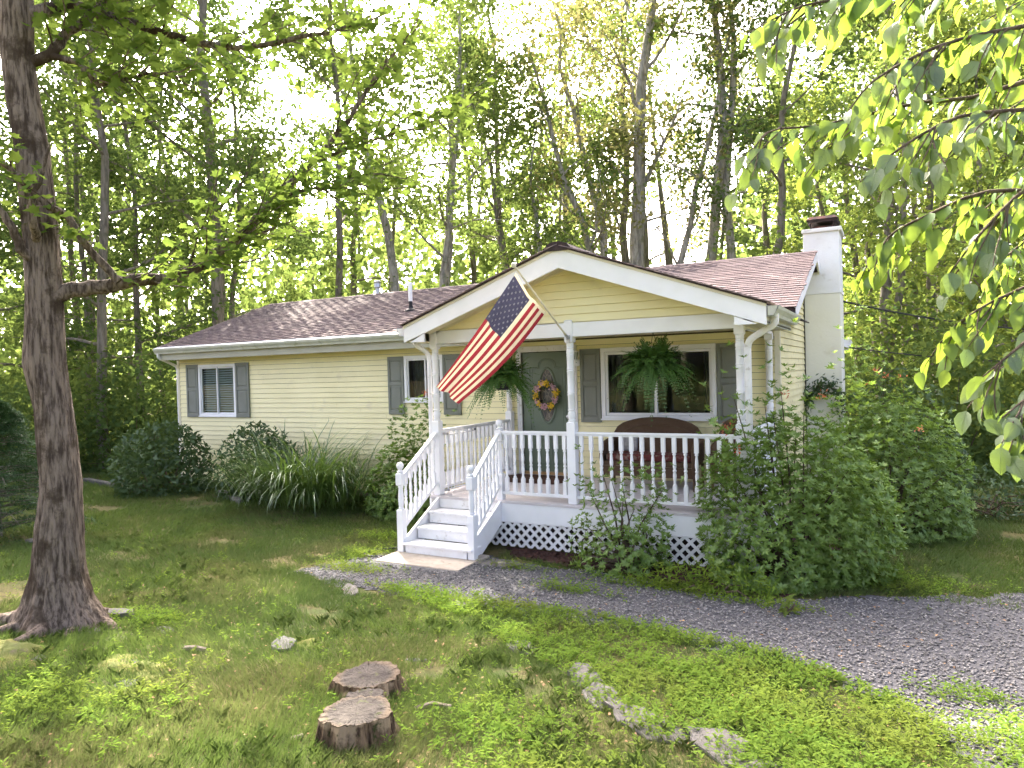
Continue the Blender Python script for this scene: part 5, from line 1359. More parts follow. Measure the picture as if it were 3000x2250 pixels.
for c, q, k in zip(cen, rad, tt):
    fl = max(0, 1-k/3.2)                       # root flare with buttresses
    w = 1 + fl**1.6*(.75*np.maximum(0,np.cos(A-3.55))**9+.35*np.maximum(0,np.cos(A-.45))**7+.45*np.maximum(0,np.cos(A-5.2))**12+.3*np.maximum(0,np.cos(A-2.0))**8) + .03*np.cos(3*A+k*.5)+.018*np.cos(7*A+k*1.3)
    w += .022*(vnoise(A*7, np.full(na, c[2]*3), 9)-.5)*2 + .02*(vnoise(A*3, np.full(na, c[2]*2.2), 11)-.5)*2
    rg = vnoise(A*14, np.full(na, c[2]*5.5), 12)*.6 + vnoise(A*27+3, np.full(na, c[2]*10), 13)*.4; w += .075*np.abs(rg-.5)*2*(1.2 if k < 9 else .6) - .03
    if 5 < k < 7: w += .07*np.exp(-((k-6)/.5)**2)*np.maximum(0,np.cos(A-3.9))**3
    V.append(np.stack([c[0]+q*w*np.cos(A), c[1]+q*w*np.sin(A), np.full(na, c[2])],1))
V = np.concatenate(V); nr_ = len(tt); idx = np.arange(nr_*na).reshape(nr_,na)
F = np.stack([idx[:-1], np.roll(idx,-1,1)[:-1], np.roll(idx,-1,1)[1:], idx[1:]],-1).reshape(-1,4)
trunk = link('trunk', np_mesh('trunk', V, F), M['bark_maple'], mp, True)
for a, L0, r1 in ((3.55,.85,.085),(4.25,.55,.06),(5.25,.6,.07),(.35,.55,.065),(1.6,.5,.06),(2.7,.6,.06),(5.9,.42,.05)):
    q = [(-2.985+math.cos(a+.12*math.sin(5*f))*(.12+L0*f), -7.38+math.sin(a+.12*math.sin(5*f))*(.12+L0*f)) for f in (0,.25,.5,.75,1)]
    MB().tube(smooth_path([(x, y, gz(x,y)+h_) for (x, y), h_ in zip(q, (.16,.055,.02,-.01,-.05))]), np.linspace(r1*1.3,r1*.35,17), 10).build('root', M['bark_maple'], mp, smooth=True)
BR = {'A': ([(-2.99,-7.35,2.47),(-2.91,-7.21,2.55),(-2.71,-7.01,2.58),(-2.58,-6.85,2.64),(-2.31,-6.61,2.67),(-2.10,-6.40,2.90),(-1.91,-6.20,3.14),(-1.78,-6.04,3.40),(-1.53,-5.80,3.74),(-1.27,-5.56,4.17),(-1.07,-5.35,4.63),(-.84,-5.13,5.01)], .072, .01),
 'A2': ([(-2.29,-6.63,2.68),(-2.20,-6.50,2.80),(-2.12,-6.39,2.87),(-2.0,-6.2,3.02),(-1.7,-5.9,3.2)], .032, .006),
 'As': ([(-1.56,-5.77,3.75),(-1.32,-5.58,3.88),(-1.03,-5.37,4.00),(-.69,-5.12,4.15),(-.37,-4.89,4.32)], .02, .004),
 'At': ([(-1.80,-6.02,3.41),(-1.45,-5.94,3.45),(-1.11,-5.87,3.45),(-.83,-5.83,3.55)], .018, .004),
 'B': ([(-2.54,-7.05,2.60),(-2.65,-7.22,2.84),(-2.70,-7.36,3.10),(-2.79,-7.50,3.21),(-2.90,-7.62,3.41),(-2.98,-7.71,3.51),(-3.09,-7.84,3.62),(-3.3,-8.0,3.7)], .034, .015),
 'C': ([(-2.97,-7.46,2.95),(-2.86,-7.55,3.03),(-2.80,-7.58,3.20),(-2.67,-7.57,3.38),(-2.57,-7.55,3.62)], .038, .008),
 'D': ([(-3.03,-7.42,2.71),(-3.04,-7.54,2.85),(-3.06,-7.60,3.01),(-3.10,-7.67,3.16),(-3.19,-7.77,3.30)], .045, .02),
 'E': ([(-3.14,-7.40,4.84),(-3.05,-7.24,4.93),(-3.03,-7.13,5.02),(-2.96,-6.99,5.02),(-2.77,-6.78,4.96),(-2.34,-6.46,4.81),(-2.02,-6.18,4.77),(-1.56,-5.83,4.89),(-1.32,-5.60,4.99),(-.99,-5.32,5.18)], .062, .01),
 'F': ([(-3.14,-7.40,4.44),(-3.00,-7.27,4.53),(-2.94,-7.19,4.71),(-2.84,-7.09,4.83),(-2.74,-6.99,5.01),(-2.6,-6.8,5.4),(-2.3,-6.4,5.9)], .05, .02),
 'G': ([(-2.98,-7.28,4.50),(-2.84,-7.18,4.46),(-2.78,-7.09,4.38),(-2.76,-7.02,4.30),(-2.63,-6.90,4.36),(-2.44,-6.73,4.43),(-2.19,-6.55,4.40)], .03, .008)}
TW_ = []
for k, (p, ra, rb) in BR.items():
    sp = smooth_path(p); sp[1:-1] += r.normal(0,.006,(len(sp)-2,3))
    MB().tube(sp, np.linspace(ra, rb, len(sp))**1.0, 10).build('branch', M['bark_maple'], mp, smooth=True)
    if k in 'CD': continue
    # side twigs that carry the leaves, lying flat in layers
    nt = {'A':38,'E':36,'F':14,'G':16,'As':16,'At':14,'A2':13,'B':11}[k]
    for i in range(nt):
        f = (.22 if k in ('A','E') else .1) + (.78 if k in ('A','E') else .9)*(i+.5)/nt; j = f*(len(sp)-1); a = int(min(j, len(sp)-2)); q = sp[a]+(sp[a+1]-sp[a])*(j-a)
        d = unit(sp[a+1]-sp[a]); s = np.cross(d, (0,0,1)); s = unit(s)*(1 if i % 2 else -1)
        TW_.append(wander(r, q, d*.55+s*.8+np.array((0,0,r.normal(0.05,.18))), r.uniform(.45,1.15)*(1.0 if k in ('A','E') else .75), 7, .12, -.012))
tb = MB()
for w in TW_: tb.tube(w, np.linspace(.009,.0025,7), 5, cap=False)
tag(tb.build('twigs', M['bark_maple'], mp, smooth=True), kind='stuff')
HALF = [(.0,.0),(.10,.04),(.36,-.04),(.29,.15),(.56,.36),(.34,.40),(.37,.56),(.17,.55),(.12,.74)]
OUT = np.array(HALF + [(0,1.0)] + [(-a,b) for a, b in HALF[::-1][:-1]])
def outline_leaves(P, ax, sd, nrm, L):
    n, m = len(P), len(OUT)
    fold = np.abs(OUT[:,0])*.22 - OUT[:,1]**2*.12
    V = P[:,None] + (ax[:,None]*OUT[None,:,1,None] + sd[:,None]*OUT[None,:,0,None]*.95 + nrm[:,None]*fold[None,:,None])*L[:,None,None]
    return V.reshape(-1,3), np.arange(n*m).reshape(n,m)
pts = []
for w in TW_:
    m = r.integers(15, 26); f = r.uniform(.12,1,m)*6; a = np.minimum(f.astype(int),5); pts.append(w[a]+(w[np.minimum(a+1,6)]-w[a])*(f-a)[:,None]+r.normal(0,1,(m,3))*np.array((.085,.085,.045)))
P = np.concatenate(pts); n = len(P); nrm, ax, sd = leaf_frames(r, n, 1.5, .45); LS = r.uniform(.065,.125,n)
order = np.argsort(-LS/np.linalg.norm(P-np.array(CAM),axis=1)); big = order[:300]; rest = order[300:]
for i in big:
    V, F = outline_leaves(np.zeros((1,3)), np.array([(0,1.,0)]), np.array([(1.,0,0)]), np.array([(0,0,1.)]), np.ones(1)) if i == big[0] else (None, None)
    if V is not None: mleaf = np_mesh('maple_leaf', V, F); mleaf.materials.append(M['l_maple'])
    o = bpy.data.objects.new('leaf', mleaf); col.objects.link(o); o.parent = mp; o.matrix_parent_inverse = Matrix.Translation(-Vector(mp.location))
    m4 = Matrix(((sd[i][0],ax[i][0],nrm[i][0],P[i][0]),(sd[i][1],ax[i][1],nrm[i][1],P[i][1]),(sd[i][2],ax[i][2],nrm[i][2],P[i][2]),(0,0,0,1))) @ Matrix.Scale(float(LS[i]),4)
    o.matrix_basis = m4
V, F = outline_leaves(P[rest], ax[rest], sd[rest], nrm[rest], LS[rest])
tag(link('leaves', np_mesh('leaves', V, F), M['l_maple'], mp), kind='stuff')
# its unseen crown; wide clumps and big leaves added to shade the foreground
ca = np.array([(-3,-7.3,8.0),(-1.5,-6.5,7.2),(-4.8,-6.2,7.4),(-2.4,-5.0,7.8),(-4.2,-8.6,7.5),(-1.6,-8.0,7.6),(-3,-7,9.8),(-5.2,-4.2,8.6),(-3.6,-3.4,8.8),(-6.3,-5.4,9.0),(-5.8,-3.0,9.6),(-4.6,-5.2,9.8),(-7.4,-4.0,9.4)])
n = 9500; P = ca[r.integers(0,13,n)] + unit(r.normal(size=(n,3)))*r.uniform(.3,1.5,(n,1))*np.array((1.15,1.15,.7))
tb = MB()
for q in ca: tb.tube(smooth_path([(-3.05,-7.3,6.6), ((-3.05+q[0])/2,(-7.3+q[1])/2,6.6+(q[2]-6.6)*.6), tuple(q)]), np.linspace(.06,.012,9), 7)
tb.build('upper_limbs', M['bark_maple'], mp, smooth=True)
tag(foliage('upper_crown', P, r, .17, .15, M['l_maple'], mp, 1.2, .3), kind='stuff')

# ------------------------------------------------------------------ broad leaved branches hanging in from the right
el = thing('overhanging_tree', (6.1,-5.9,gz(6.1,-5.9)), 'leafy branches with broad drooping leaves hanging in from the right edge', 'tree')
r = np.random.default_rng(61)
MB().tube(smooth_path([(6.1,-5.9,-.7),(6.1,-5.9,.0),(6.05,-5.95,1.5),(6.1,-6.0,3.0),(6.0,-6.0,4.6),(6.2,-5.9,6.5)]), np.linspace(.2,.07,21), 14).build('trunk', M['bark_twig'], el, smooth=True)
RB = [[(3.85,-7.21,2.88),(3.67,-7.29,2.84),(3.49,-7.37,2.79),(3.31,-7.45,2.78),(3.14,-7.52,2.75),(2.94,-7.61,2.71),(2.75,-7.70,2.69),(2.67,-7.73,2.53)],
 [(3.77,-7.59,2.64),(3.61,-7.68,2.62),(3.41,-7.79,2.60),(3.23,-7.88,2.50),(3.10,-7.96,2.38)],
 [(3.80,-7.46,2.98),(3.58,-7.58,2.95),(3.36,-7.69,2.90),(3.15,-7.81,2.78),(3.06,-7.86,2.66)],
 [(3.77,-7.35,3.26),(3.49,-7.51,3.23),(3.12,-7.71,3.14),(2.91,-7.82,3.11),(2.72,-7.92,3.01)],
 [(3.79,-7.47,2.45),(3.63,-7.56,2.36),(3.53,-7.62,2.26),(3.45,-7.66,2.16),(3.38,-7.70,2.06)],
 [(3.86,-7.09,2.42),(3.55,-7.26,2.43),(3.31,-7.39,2.33),(3.18,-7.46,2.25),(3.13,-7.49,2.12)],
 [(3.80,-7.59,1.90),(3.66,-7.66,1.84),(3.56,-7.72,1.76),(3.47,-7.78,1.68)],
 [(3.75,-7.84,1.72),(3.64,-7.90,1.66),(3.56,-7.95,1.60),(3.50,-7.99,1.55)],
 [(3.83,-7.23,2.10),(3.65,-7.33,2.02),(3.51,-7.41,1.95),(3.40,-7.48,1.87)],
 [(4.35,-5.9,3.75),(4.1,-6.05,3.70),(3.8,-6.2,3.6),(3.5,-6.35,3.42)],[(4.35,-5.9,3.35),(4.05,-6.05,3.25),(3.75,-6.2,3.05),(3.55,-6.3,2.9)],[(4.3,-5.8,3.05),(4.0,-5.95,2.9),(3.75,-6.1,2.7)],
 [(4.3,-5.8,2.65),(4.0,-5.95,2.5),(3.75,-6.1,2.3),(3.65,-6.15,2.15)],[(4.35,-5.9,2.3),(4.1,-6.0,2.1),(3.95,-6.1,1.9)]]
hubs = [((4.7,-6.75,3.0), (0,2,3)), ((4.7,-6.8,2.45), (1,4,5,8)), ((4.6,-6.95,1.75), (6,7)), ((5.0,-5.6,3.2), (9,10,11)), ((5.0,-5.6,2.5), (12,13))]
for h, ids in hubs:
    MB().tube(smooth_path([(6.05,-5.97,h[2]-.25), (5.4,-6.35,h[2]), h]), np.linspace(.05,.03,9), 8).build('branch', M['bark_twig'], el, smooth=True)
    for i in ids:
        p = smooth_path([h, tuple((np.array(h)+np.array(RB[i][0]))/2+np.array((0,0,.03)))] + RB[i], 3)
        MB().tube(p, np.linspace(.014,.0022,len(p)), 7).build('branch', M['bark_twig'], el, smooth=True)
# leaf: ovate, folded along the midrib
def elm_leaf(seed):
    q = np.random.default_rng(seed); t = np.linspace(0,1,8); w = .35*np.sin(PI*t**.8)**.75*(1-.15*t); w[0] = .0; w[-1] = .0
    V = []; curl = -.28*t**2 + q.normal(0,.03)
    for a, b_, c in zip(t, w, curl):
        ser = 1 + q.normal(0,.05); V += [(-b_*ser, a, c+b_*.28), (0, a, c), (b_*ser, a, c+b_*.28)]
    F = [(3*i, 3*i+1, 3*i+4, 3*i+3) for i in range(7)] + [(3*i+1, 3*i+2, 3*i+5, 3*i+4) for i in range(7)]
    V += [(0.006,0,0),(-.006,0,0),(-.006,-.16,.02),(.006,-.16,.02)]; F.append((24,25,26,27))
    me = bpy.data.meshes.new('broad_leaf'); me.from_pydata(V, [], F); me.update(); me.polygons.foreach_set('use_smooth', np.ones(len(F),bool)); me.materials.append(M['l_elm']); return me
def vein_leaf():
    t = NT('broad leaf with veins'); r_ = t.rnd(); co = t.n('ShaderNodeTexCoord').outputs['Object']; sx = t.n('ShaderNodeSeparateXYZ'); t.set(sx.inputs[0], co)
    ph = t.math('SUBTRACT', t.math('MULTIPLY', sx.outputs[1], 9.5), t.math('MULTIPLY', t.math('ABSOLUTE', sx.outputs[0]), 7.5))
    vein = t.ramp(t.math('ABSOLUTE', t.math('SUBTRACT', t.math('FRACT', ph), .5)), .06, .0); mid = t.ramp(t.math('ABSOLUTE', sx.outputs[0]), .02, .004); v = t.math('MAXIMUM', vein, mid)
    d = t.mix(r_, (.075,.125,.048), (.125,.18,.075)); tr = t.mix(r_, (.30,.40,.05), (.17,.27,.04)); d = t.mix(t.math('MULTIPLY', v, .55), d, (.17,.23,.11)); tr = t.mix(t.math('MULTIPLY', v, .5), tr, (.16,.25,.03))
    bp = t.bump(v, .6, .012)
    a = t.n('ShaderNodeBsdfDiffuse'); t.set(a.inputs[0], d); t.set(a.inputs['Normal'], bp); b = t.n('ShaderNodeBsdfTranslucent'); t.set(b.inputs[0], tr); t.set(b.inputs['Normal'], bp)
    m = t.n('ShaderNodeMixShader'); m.inputs[0].default_value = .42; t.t.links.new(a.outputs[0], m.inputs[1]); t.t.links.new(b.outputs[0], m.inputs[2])
    g = t.n('ShaderNodeBsdfGlossy'); g.inputs['Roughness'].default_value = .42; t.set(g.inputs['Normal'], bp); m2 = t.n('ShaderNodeMixShader'); m2.inputs[0].default_value = .06
    t.t.links.new(m.outputs[0], m2.inputs[1]); t.t.links.new(g.outputs[0], m2.inputs[2]); return t.done(m2.outputs[0])
M['l_elm'] = vein_leaf()
lm = [elm_leaf(s) for s in range(5)]
spots = []
for i, bp in enumerate(RB):
    p = smooth_path(bp, 6); seg = np.linalg.norm(np.diff(p,axis=0),axis=1); s = np.concatenate([[0],np.cumsum(seg)]); L = s[-1]
    m = int(L/.036); side = 1
    for k in range(m):
        q = (k+.6)/m*L; c = np.array([np.interp(q, s, p[:,j]) for j in range(3)]); j = min(int(np.searchsorted(s,q)), len(p)-1); d = unit(p[j]-p[max(j-1,0)]); side *= -1
        spots.append((c, d, side))
    for k in range(int(L/.065)):          # drooping side twigs
        q = r.uniform(.08,.92)*L; c = np.array([np.interp(q, s, p[:,j]) for j in range(3)]); j = min(int(np.searchsorted(s,q)), len(p)-1); d = unit(p[j]-p[max(j-1,0)])
        sd_ = unit(np.cross(d,(0,0,1)))*r.choice([-1,1]); w = wander(r, c, d*.7+sd_*.45+np.array((0,0,-.45)), r.uniform(.16,.30), 5, .12, -.08)
        MB().tube(w, np.linspace(.004,.0018,5), 5, cap=False).build('twig', M['bark_twig'], el, smooth=True)
        for a in range(1,5): spots.append((w[a], unit(w[a]-w[a-1]), 1 if a % 2 else -1))
print('overhanging leaves', len(spots))
spots.sort(key=lambda q: np.linalg.norm(q[0]-np.array(CAM)))
VX = []; FX = []; nX = 0
for si, (c, d, side) in enumerate(spots):
    sd_ = unit(np.cross(d,(0,0,1)))*side
    ax = unit(d*.45 + sd_*.45*r.uniform(.4,1.2) + np.array((0,0,-1))*r.uniform(.25,1.1) + r.normal(0,.18,3)); nr0 = np.array((0,-.25,1.)) + r.normal(0,.45,3) + sd_*.3
    nr0 = unit(nr0 - ax*(nr0@ax)); s3 = np.cross(ax, nr0); Ls = r.uniform(.052,.105)
    if si >= 300:
        me_ = lm[si % 5]; q = np.array([v.co[:] for v in me_.vertices])*Ls; VX.append(c + q[:,:1]*s3 + q[:,1:2]*ax + q[:,2:]*nr0); FX.append(np.array([f.vertices[:] for f in me_.polygons])+nX); nX += len(q); continue
    o = bpy.data.objects.new('leaf', lm[r.integers(0,5)]); col.objects.link(o); o.parent = el; o.matrix_parent_inverse = Matrix.Translation(-Vector(el.location))
    c = c + ax*.012
    o.matrix_basis = Matrix(((s3[0],ax[0],nr0[0],c[0]),(s3[1],ax[1],nr0[1],c[1]),(s3[2],ax[2],nr0[2],c[2]),(0,0,0,1))) @ Matrix.Scale(float(Ls),4)
if VX: tag(link('leaves', np_mesh('leaves', np.concatenate(VX), np.concatenate(FX)), leafmat('broad far leaf', (.070,.125,.038), (.10,.165,.045), (.32,.43,.05), (.26,.38,.04), .42), el, True), kind='stuff')
n = 2600; ca = np.array([(5.6,-6.3,3.9),(6.4,-5.6,4.6),(5.0,-6.2,4.5),(6.9,-6.4,4.0),(6.2,-5.6,6.0),(4.9,-6.7,3.6)])
P = ca[r.integers(0,6,n)] + unit(r.normal(size=(n,3)))*r.uniform(.2,.95,(n,1))
tag(foliage('upper_crown', P, r, .11, .07, M['l_lime'], el, .6, .6), kind='stuff')
# ------------------------------------------------------------------ woods behind the house
def near_px(*a): return a
G1 = 'tall trees in the woods behind the house'
tree('oak_tree', 'pale grey tree leaning left above the thin flue pipe', G1, (-10.0,7.2), 15, .20, (-.13,-.02), 'bark_grey', 'l_oak', 4600, .52, 13, 3.6, seed=101, low=.05)
tree('oak_tree', 'pale forked tree leaning right behind the white vent pipe', G1, (-9.5,7.5), 14, .23, bark='bark_grey', leaf='l_oak', nl=5200, t0=.45, limbs=16, reach=3.6, seed=102, stems=[((.06,.03),14,.9),((.17,.06),12,.7)], low=.05)
tree('oak_tree', 'slim dark tree just left of the porch gable peak', G1, (-8.6,11.2), 16, .17, (.02,0), 'bark_dark', 'l_oak', 5200, .40, 14, 3.6, seed=103, low=.08)
tree('oak_tree', 'big pale tree fanning into many upright limbs right of the gable peak', G1, (-3.6,9.6), 17, .30, bark='bark_grey', leaf='l_brown', nl=8600, t0=.40, limbs=17, reach=3.4, elev=(.7,1.15), seed=104,
     stems=[((.0,.0),17,1.0),((-.28,.02),13,.55),((-.16,.05),15,.6),((.10,-.02),15,.55),((.26,.05),12,.5)])
tree('oak_tree', 'thicker of the two straight pale trunks over the right roof slope', G1, (-1.75,9.8), 17, .21, (.015,.02), 'bark_grey', 'l_oak', 4200, .42, 15, 2.6, elev=(.5,1.0), seed=105, low=.16)
tree('oak_tree', 'thinner straight trunk right of the thick pale one over the right roof slope', G1, (-1.2,10.4), 16, .18, (.01,.03), 'bark_grey', 'l_dark', 3800, .38, 15, 2.3, elev=(.4,1.0), seed=106, low=.16)
tree('oak_tree', 'crooked tree leaning right just left of the chimney', G1, (.1,9.0), 13, .16, (.10,.02), 'bark_dark', 'l_dark', 2600, .52, 11, 2.8, seed=107)
tree('oak_tree', 'dark twin stemmed tree rising just right of the chimney', G1, (2.75,9.4), 14, .17, bark='bark_dark', leaf='l_oak', nl=6500, t0=.30, limbs=18, reach=3.2, seed=108, stems=[((.01,0),14,1.0),((.07,.02),12,.75)], low=.05)
tree('oak_tree', 'dark trunk with a broken stub above the left end of the roof', G1, (-14.2,3.4), 18, .22, (.02,-.02), 'bark_dark', 'l_dark', 10500, .30, 22, 4.3, seed=109, low=.10)
tree('oak_tree', 'slender tree between the leaning pale tree and the roof end', G1, (-12.9,6.9), 18, .15, (.04,-.02), 'bark_dark', 'l_oak', 8500, .38, 18, 4.2, seed=110, low=.06)
tree('oak_tree', 'lean dark tree right of the pale forked one', G1, (-7.2,9.2), 13, .14, (-.10,.02), 'bark_dark', 'l_oak', 3600, .42, 13, 2.8, seed=111, low=.04)
tree('oak_tree', 'small many limbed tree behind the middle of the roof', G1, (-6.1,8.8), 10, .14, bark='bark_grey', leaf='l_oak', nl=3600, t0=.35, limbs=16, reach=2.4, elev=(.6,1.1), seed=112, stems=[((.02,0),10,1),((.22,.05),9,.7)])
tree('oak_tree', 'dark tree rising straight behind the porch gable peak', G1, (-5.0,11.5), 15, .20, (.03,0), 'bark_dark', 'l_oak', 4800, .42, 15, 3.0, seed=113, low=.06)
# left woods: many dark trunks
k = 0
for (x, y, H, r0, lab) in ((-15.2,.6,18,.2,'thick dark trunk nearest the left corner of the house'), (-17.0,2.9,15,.16,'second dark trunk left of the house corner'), (-18.6,2.2,16,.15,'third dark trunk left of the house corner'),
        (-19.8,.2,16,.20,'dark tree just right of the big maple trunk'), (-20.5,-3.2,16,.2,'shaded tree behind the evergreen at the left edge'), (-17.0,-2.6,17,.15,'slim dark tree left of the big maple trunk'),
        (-22.5,4.5,17,.2,'far dark tree seen between the left trunks'), (-16.4,5.6,15,.17,'dark tree standing behind the roof end at left'), (-24.0,-1.0,17,.2,'distant tree at the far left behind the maple'), (-19.0,7.5,16,.18,'leafy tree far behind the left roof end')):
    k += 1; tree('forest_tree', lab, 'trees in the left woods', (x, y), H, r0*.72, (.02*((k % 3)-1), .01), 'bark_dark', ('l_dark','l_oak','l_dark')[k % 3], 7400, .16, 20, 3.4, (.15,.8), seed=120+k, L=.15, W=.10, low=.12)
# right woods, bright and leafy
k = 0
for (x, y, H, r0, lab, lf) in ((4.6,13.5,14,.16,'sunny tree above the utility cables at right','l_lime'), (6.8,11.0,13,.16,'bright tree behind the hanging leaves at right','l_lime'), (3.6,17.5,16,.18,'tall light green tree behind the chimney top','l_lime'),
        (7.6,17.0,15,.18,'tree at the right edge deep in the woods','l_oak'), (5.6,21.0,16,.2,'far pale tree between the right hand trunks','l_oak'), (5.3,9.2,10,.11,'young tree with low flat branches at right','l_lime'), (1.6,14.5,11,.14,'lime green tree low behind the right end of the roof','l_lime')):
    k += 1; tree('forest_tree', lab, 'trees in the right woods', (x, y), H, r0, (.03*((k % 3)-1), .01), 'bark_dark', lf, 7000, .10, 22, 3.0, (.05,.75), seed=150+k, L=.14, W=.10, low=.12)
# second row, only crowns and slim trunks show
k = 0
for (x, y, H, lf, lab) in ((-12.5,15.0,17,'l_oak','tree of the back row above the left part of the roof'), (-17.5,13.0,17,'l_dark','dark back row tree above the left roof end'), (-9.2,18.0,18,'l_oak','back row tree above the vent pipes'), (-5.6,18.5,18,'l_brown','tan tinged back row tree left of the fanning tree'),
        (-1.6,19.0,18,'l_oak','back row tree behind the two straight pale trunks'), (-24,10,18,'l_dark','shadowy back row tree at far left'), (-15.5,20,18,'l_lime','sunlit back row tree at upper left'), (2.0,20.5,16,'l_oak','back row tree left of the chimney top')):
    k += 1; tree('forest_tree', lab, 'back row of the woods', (x, y), H, .17, (.02*((k % 3)-1), 0), 'bark_dark', lf, 5200, .34, 15, 3.8, (.3,.9), seed=170+k, L=.17, W=.12, low=.06)
# undergrowth
k = 0
for (x, y, rx, ry, h, n, lf, lab) in ((-14.2,.9,1.6,1.2,3.0,2600,'l_dark','dark undergrowth bush beside the left house corner'), (-16.4,-.6,1.6,1.3,2.4,2400,'l_dark','leafy undergrowth behind the left lawn'), (-19.5,1.5,2.2,1.6,3.4,3000,'l_oak','tall undergrowth deep in the left woods'),
        (-19,-4.5,2.4,1.8,2.6,2600,'l_oak','undergrowth behind the evergreen shrub'), (-14.5,5.4,2.0,1.6,3.8,3000,'l_dark','tall dark bush behind the left roof end'), (-10.2,9.5,2.2,1.4,5.6,3600,'l_dark','dark tall bush behind the ridge at left'), (-6.5,10.4,2.4,1.4,5.4,3400,'l_oak','tall bush behind the ridge left of the gable'),
        (-2.6,11.4,2.4,1.4,5.2,3200,'l_dark','tall bush behind the ridge right of the gable'), (.6,11.6,1.8,1.3,4.8,2800,'l_lime','lime green bush behind the ridge left of the chimney'), (4.3,6.2,1.3,1.1,3.2,3000,'l_oak','leafy bush at right behind the dark shrub'), (5.8,8.4,1.6,1.3,3.0,3000,'l_lime','sunny bush beyond the right lawn'), (3.4,8.2,1.4,1.1,4.2,3000,'l_oak','tall bush right of the chimney base'), (7.5,13.2,2.2,1.6,4.5,3000,'l_lime','bright thicket at the right edge')):
    k += 1; leafy_bush('undergrowth', lab, (x, y), (rx, ry), h, n, 200+k, lf, .15, .10, .75, .8, .3, 16, 'undergrowth of the woods', 'undergrowth', 10)
# the far wood that reads as one mass
r = np.random.default_rng(300); n = 80000
th = r.uniform(-1.25, .40, n); D = r.uniform(30, 62, n); x = CAM[0]+np.sin(th)*D; y = CAM[1]+np.cos(th)*D
gap = vnoise(th*9, D*.0, 4); top = 6 + 13*gap; zz = r.uniform(0,1,n)**1.35*top + ground(x,y)
cl = vnoise(th*30+D*.3, zz*.5, 8); kq = (cl > .36) | (zz < 3.2); P = np.stack([x,y,zz],1)[kq]
fwd = tag(foliage('far_woods', P, r, .50, .36, M['l_oak'], None, .6, .2), 'far green woods closing the view behind the nearer trees', 'woods', kind='stuff')
tb = MB()
for i in range(70):
    t_ = r.uniform(-1.2,.36); D_ = r.uniform(26,50); x, y = CAM[0]+math.sin(t_)*D_, CAM[1]+math.cos(t_)*D_; b0 = gz(x,y)
    tb.tube([(x,y,b0-.3),(x+r.normal(0,.3),y,b0+6),(x+r.normal(0,.8),y,b0+14)], [r.uniform(.08,.16),.09,.04], 6)
tag(tb.build('far_trunks', M['bark_dark'], fwd, smooth=True), kind='stuff')
# brown shed roof glimpsed at the far left
sh = thing('shed', (-30,4.6,gz(-30,4.6)), 'brown shed roof glimpsed through the trees at the far left', 'shed')
bz = gz(-30,4.6); MB().box(-32,-28,3,6.4,bz-.3,bz+.5).build('wall', M['bark_twig'], sh)
MB().prism([(2.6,bz+.45),(4.7,bz+1.35),(6.8,bz+.45),(6.8,bz+.55),(4.7,bz+1.5),(2.6,bz+.55)], 'x', -32.4, -27.6).build('roof', M['rust'], sh)
# trees behind the photographer, mirrored in the panes
k = 0
for (x, y) in ((-6,-25),(-1,-28),(4,-27),(9,-26),(15,-22),(-11,-24)):
    k += 1; tree('forest_tree', 'tree mirrored in the windows, behind the photographer', 'trees mirrored in the windows', (x, y), 10, .2, (0,0), 'bark_dark', 'l_dark', 2600, .1, 14, 3.8, (.2,.8), seed=230+k, L=.22, W=.16, low=.1)

# ------------------------------------------------------------------ lawn and ground cover
HOUSE = [(XL-.1,-.02),(XR+.1,-.02),(XR+.1,HD),(XL-.1,HD)]
PORCHF = [(P0-.12,FY-.02),(P2+.12,FY-.02),(P2+.12,.1),(P0-.12,.1)]
PAD = [(-2.74,-3.82),(-1.34,-3.82),(-1.34,-2.3),(-2.74,-2.3)]
def blocked(x, y): return inpoly(x,y,HOUSE) | inpoly(x,y,PORCHF) | inpoly(x,y,PAD) | inpoly(x,y,MULCH)
def gravel_mask(x, y): return inpoly(x+.3*(vnoise(x*2.5,y*2.5,21)-.5), y+.3*(vnoise(x*2.5+7,y*2.5,22)-.5), GRAVEL)
r = np.random.default_rng(310)
def polar(n, d0, d1, pw):
    D = d0 + (d1-d0)*r.uniform(0,1,n)**pw; th = r.uniform(-1.26,.42,n)+0.0; return CAM[0]+np.sin(th)*D, CAM[1]+np.cos(th)*D, D
x, y, D = polar(900000, 2.2, 26, 1.6)
g_ = gravel_mask(x,y); bare = vnoise(x*1.3,y*1.3,31)*.6+vnoise(x*3.7,y*3.7,32)*.4
right_drive = (x > 2.4) & (y > -2.7)
keep = ~blocked(x,y) & (~g_ | (right_drive & (r.uniform(0,1,len(x)) < .35))) & (bare > .22) & (np.hypot(x+3,y+7.4) > .2) & (np.hypot(x-.59,y+7.82) > .19) & (np.hypot(x-.18,y+7.24) > .2)
keep &= ~((x > 1.0) & (y < -5.2) & (x < 3.6) & (r.uniform(0,1,len(x)) < .6))
keep &= r.uniform(0,1,len(x)) < np.clip((bare-.18)*6, .25, 1)
x, y, D = x[keep], y[keep], D[keep]; n = len(x); print('grass', n)
h = r.uniform(.024,.062,n)*(1+.5*vnoise(x*2.1,y*2.1,33))*np.clip(.75+D*.03,1,1.35); w = r.uniform(.0016,.0032,n)*np.clip(D/4,1,3.2)
wind = 2*PI*vnoise(x*.8,y*.8,34)*1.3; az = wind + r.normal(0,.9,n); ln_ = r.uniform(.15,1.25,n)
base = np.stack([x,y,ground(x,y)-.003],1); tip = base + np.stack([np.cos(az)*ln_*h, np.sin(az)*ln_*h, h],1); a2 = r.uniform(0,2*PI,n); s = np.stack([np.cos(a2)*w, np.sin(a2)*w, np.zeros(n)],1)
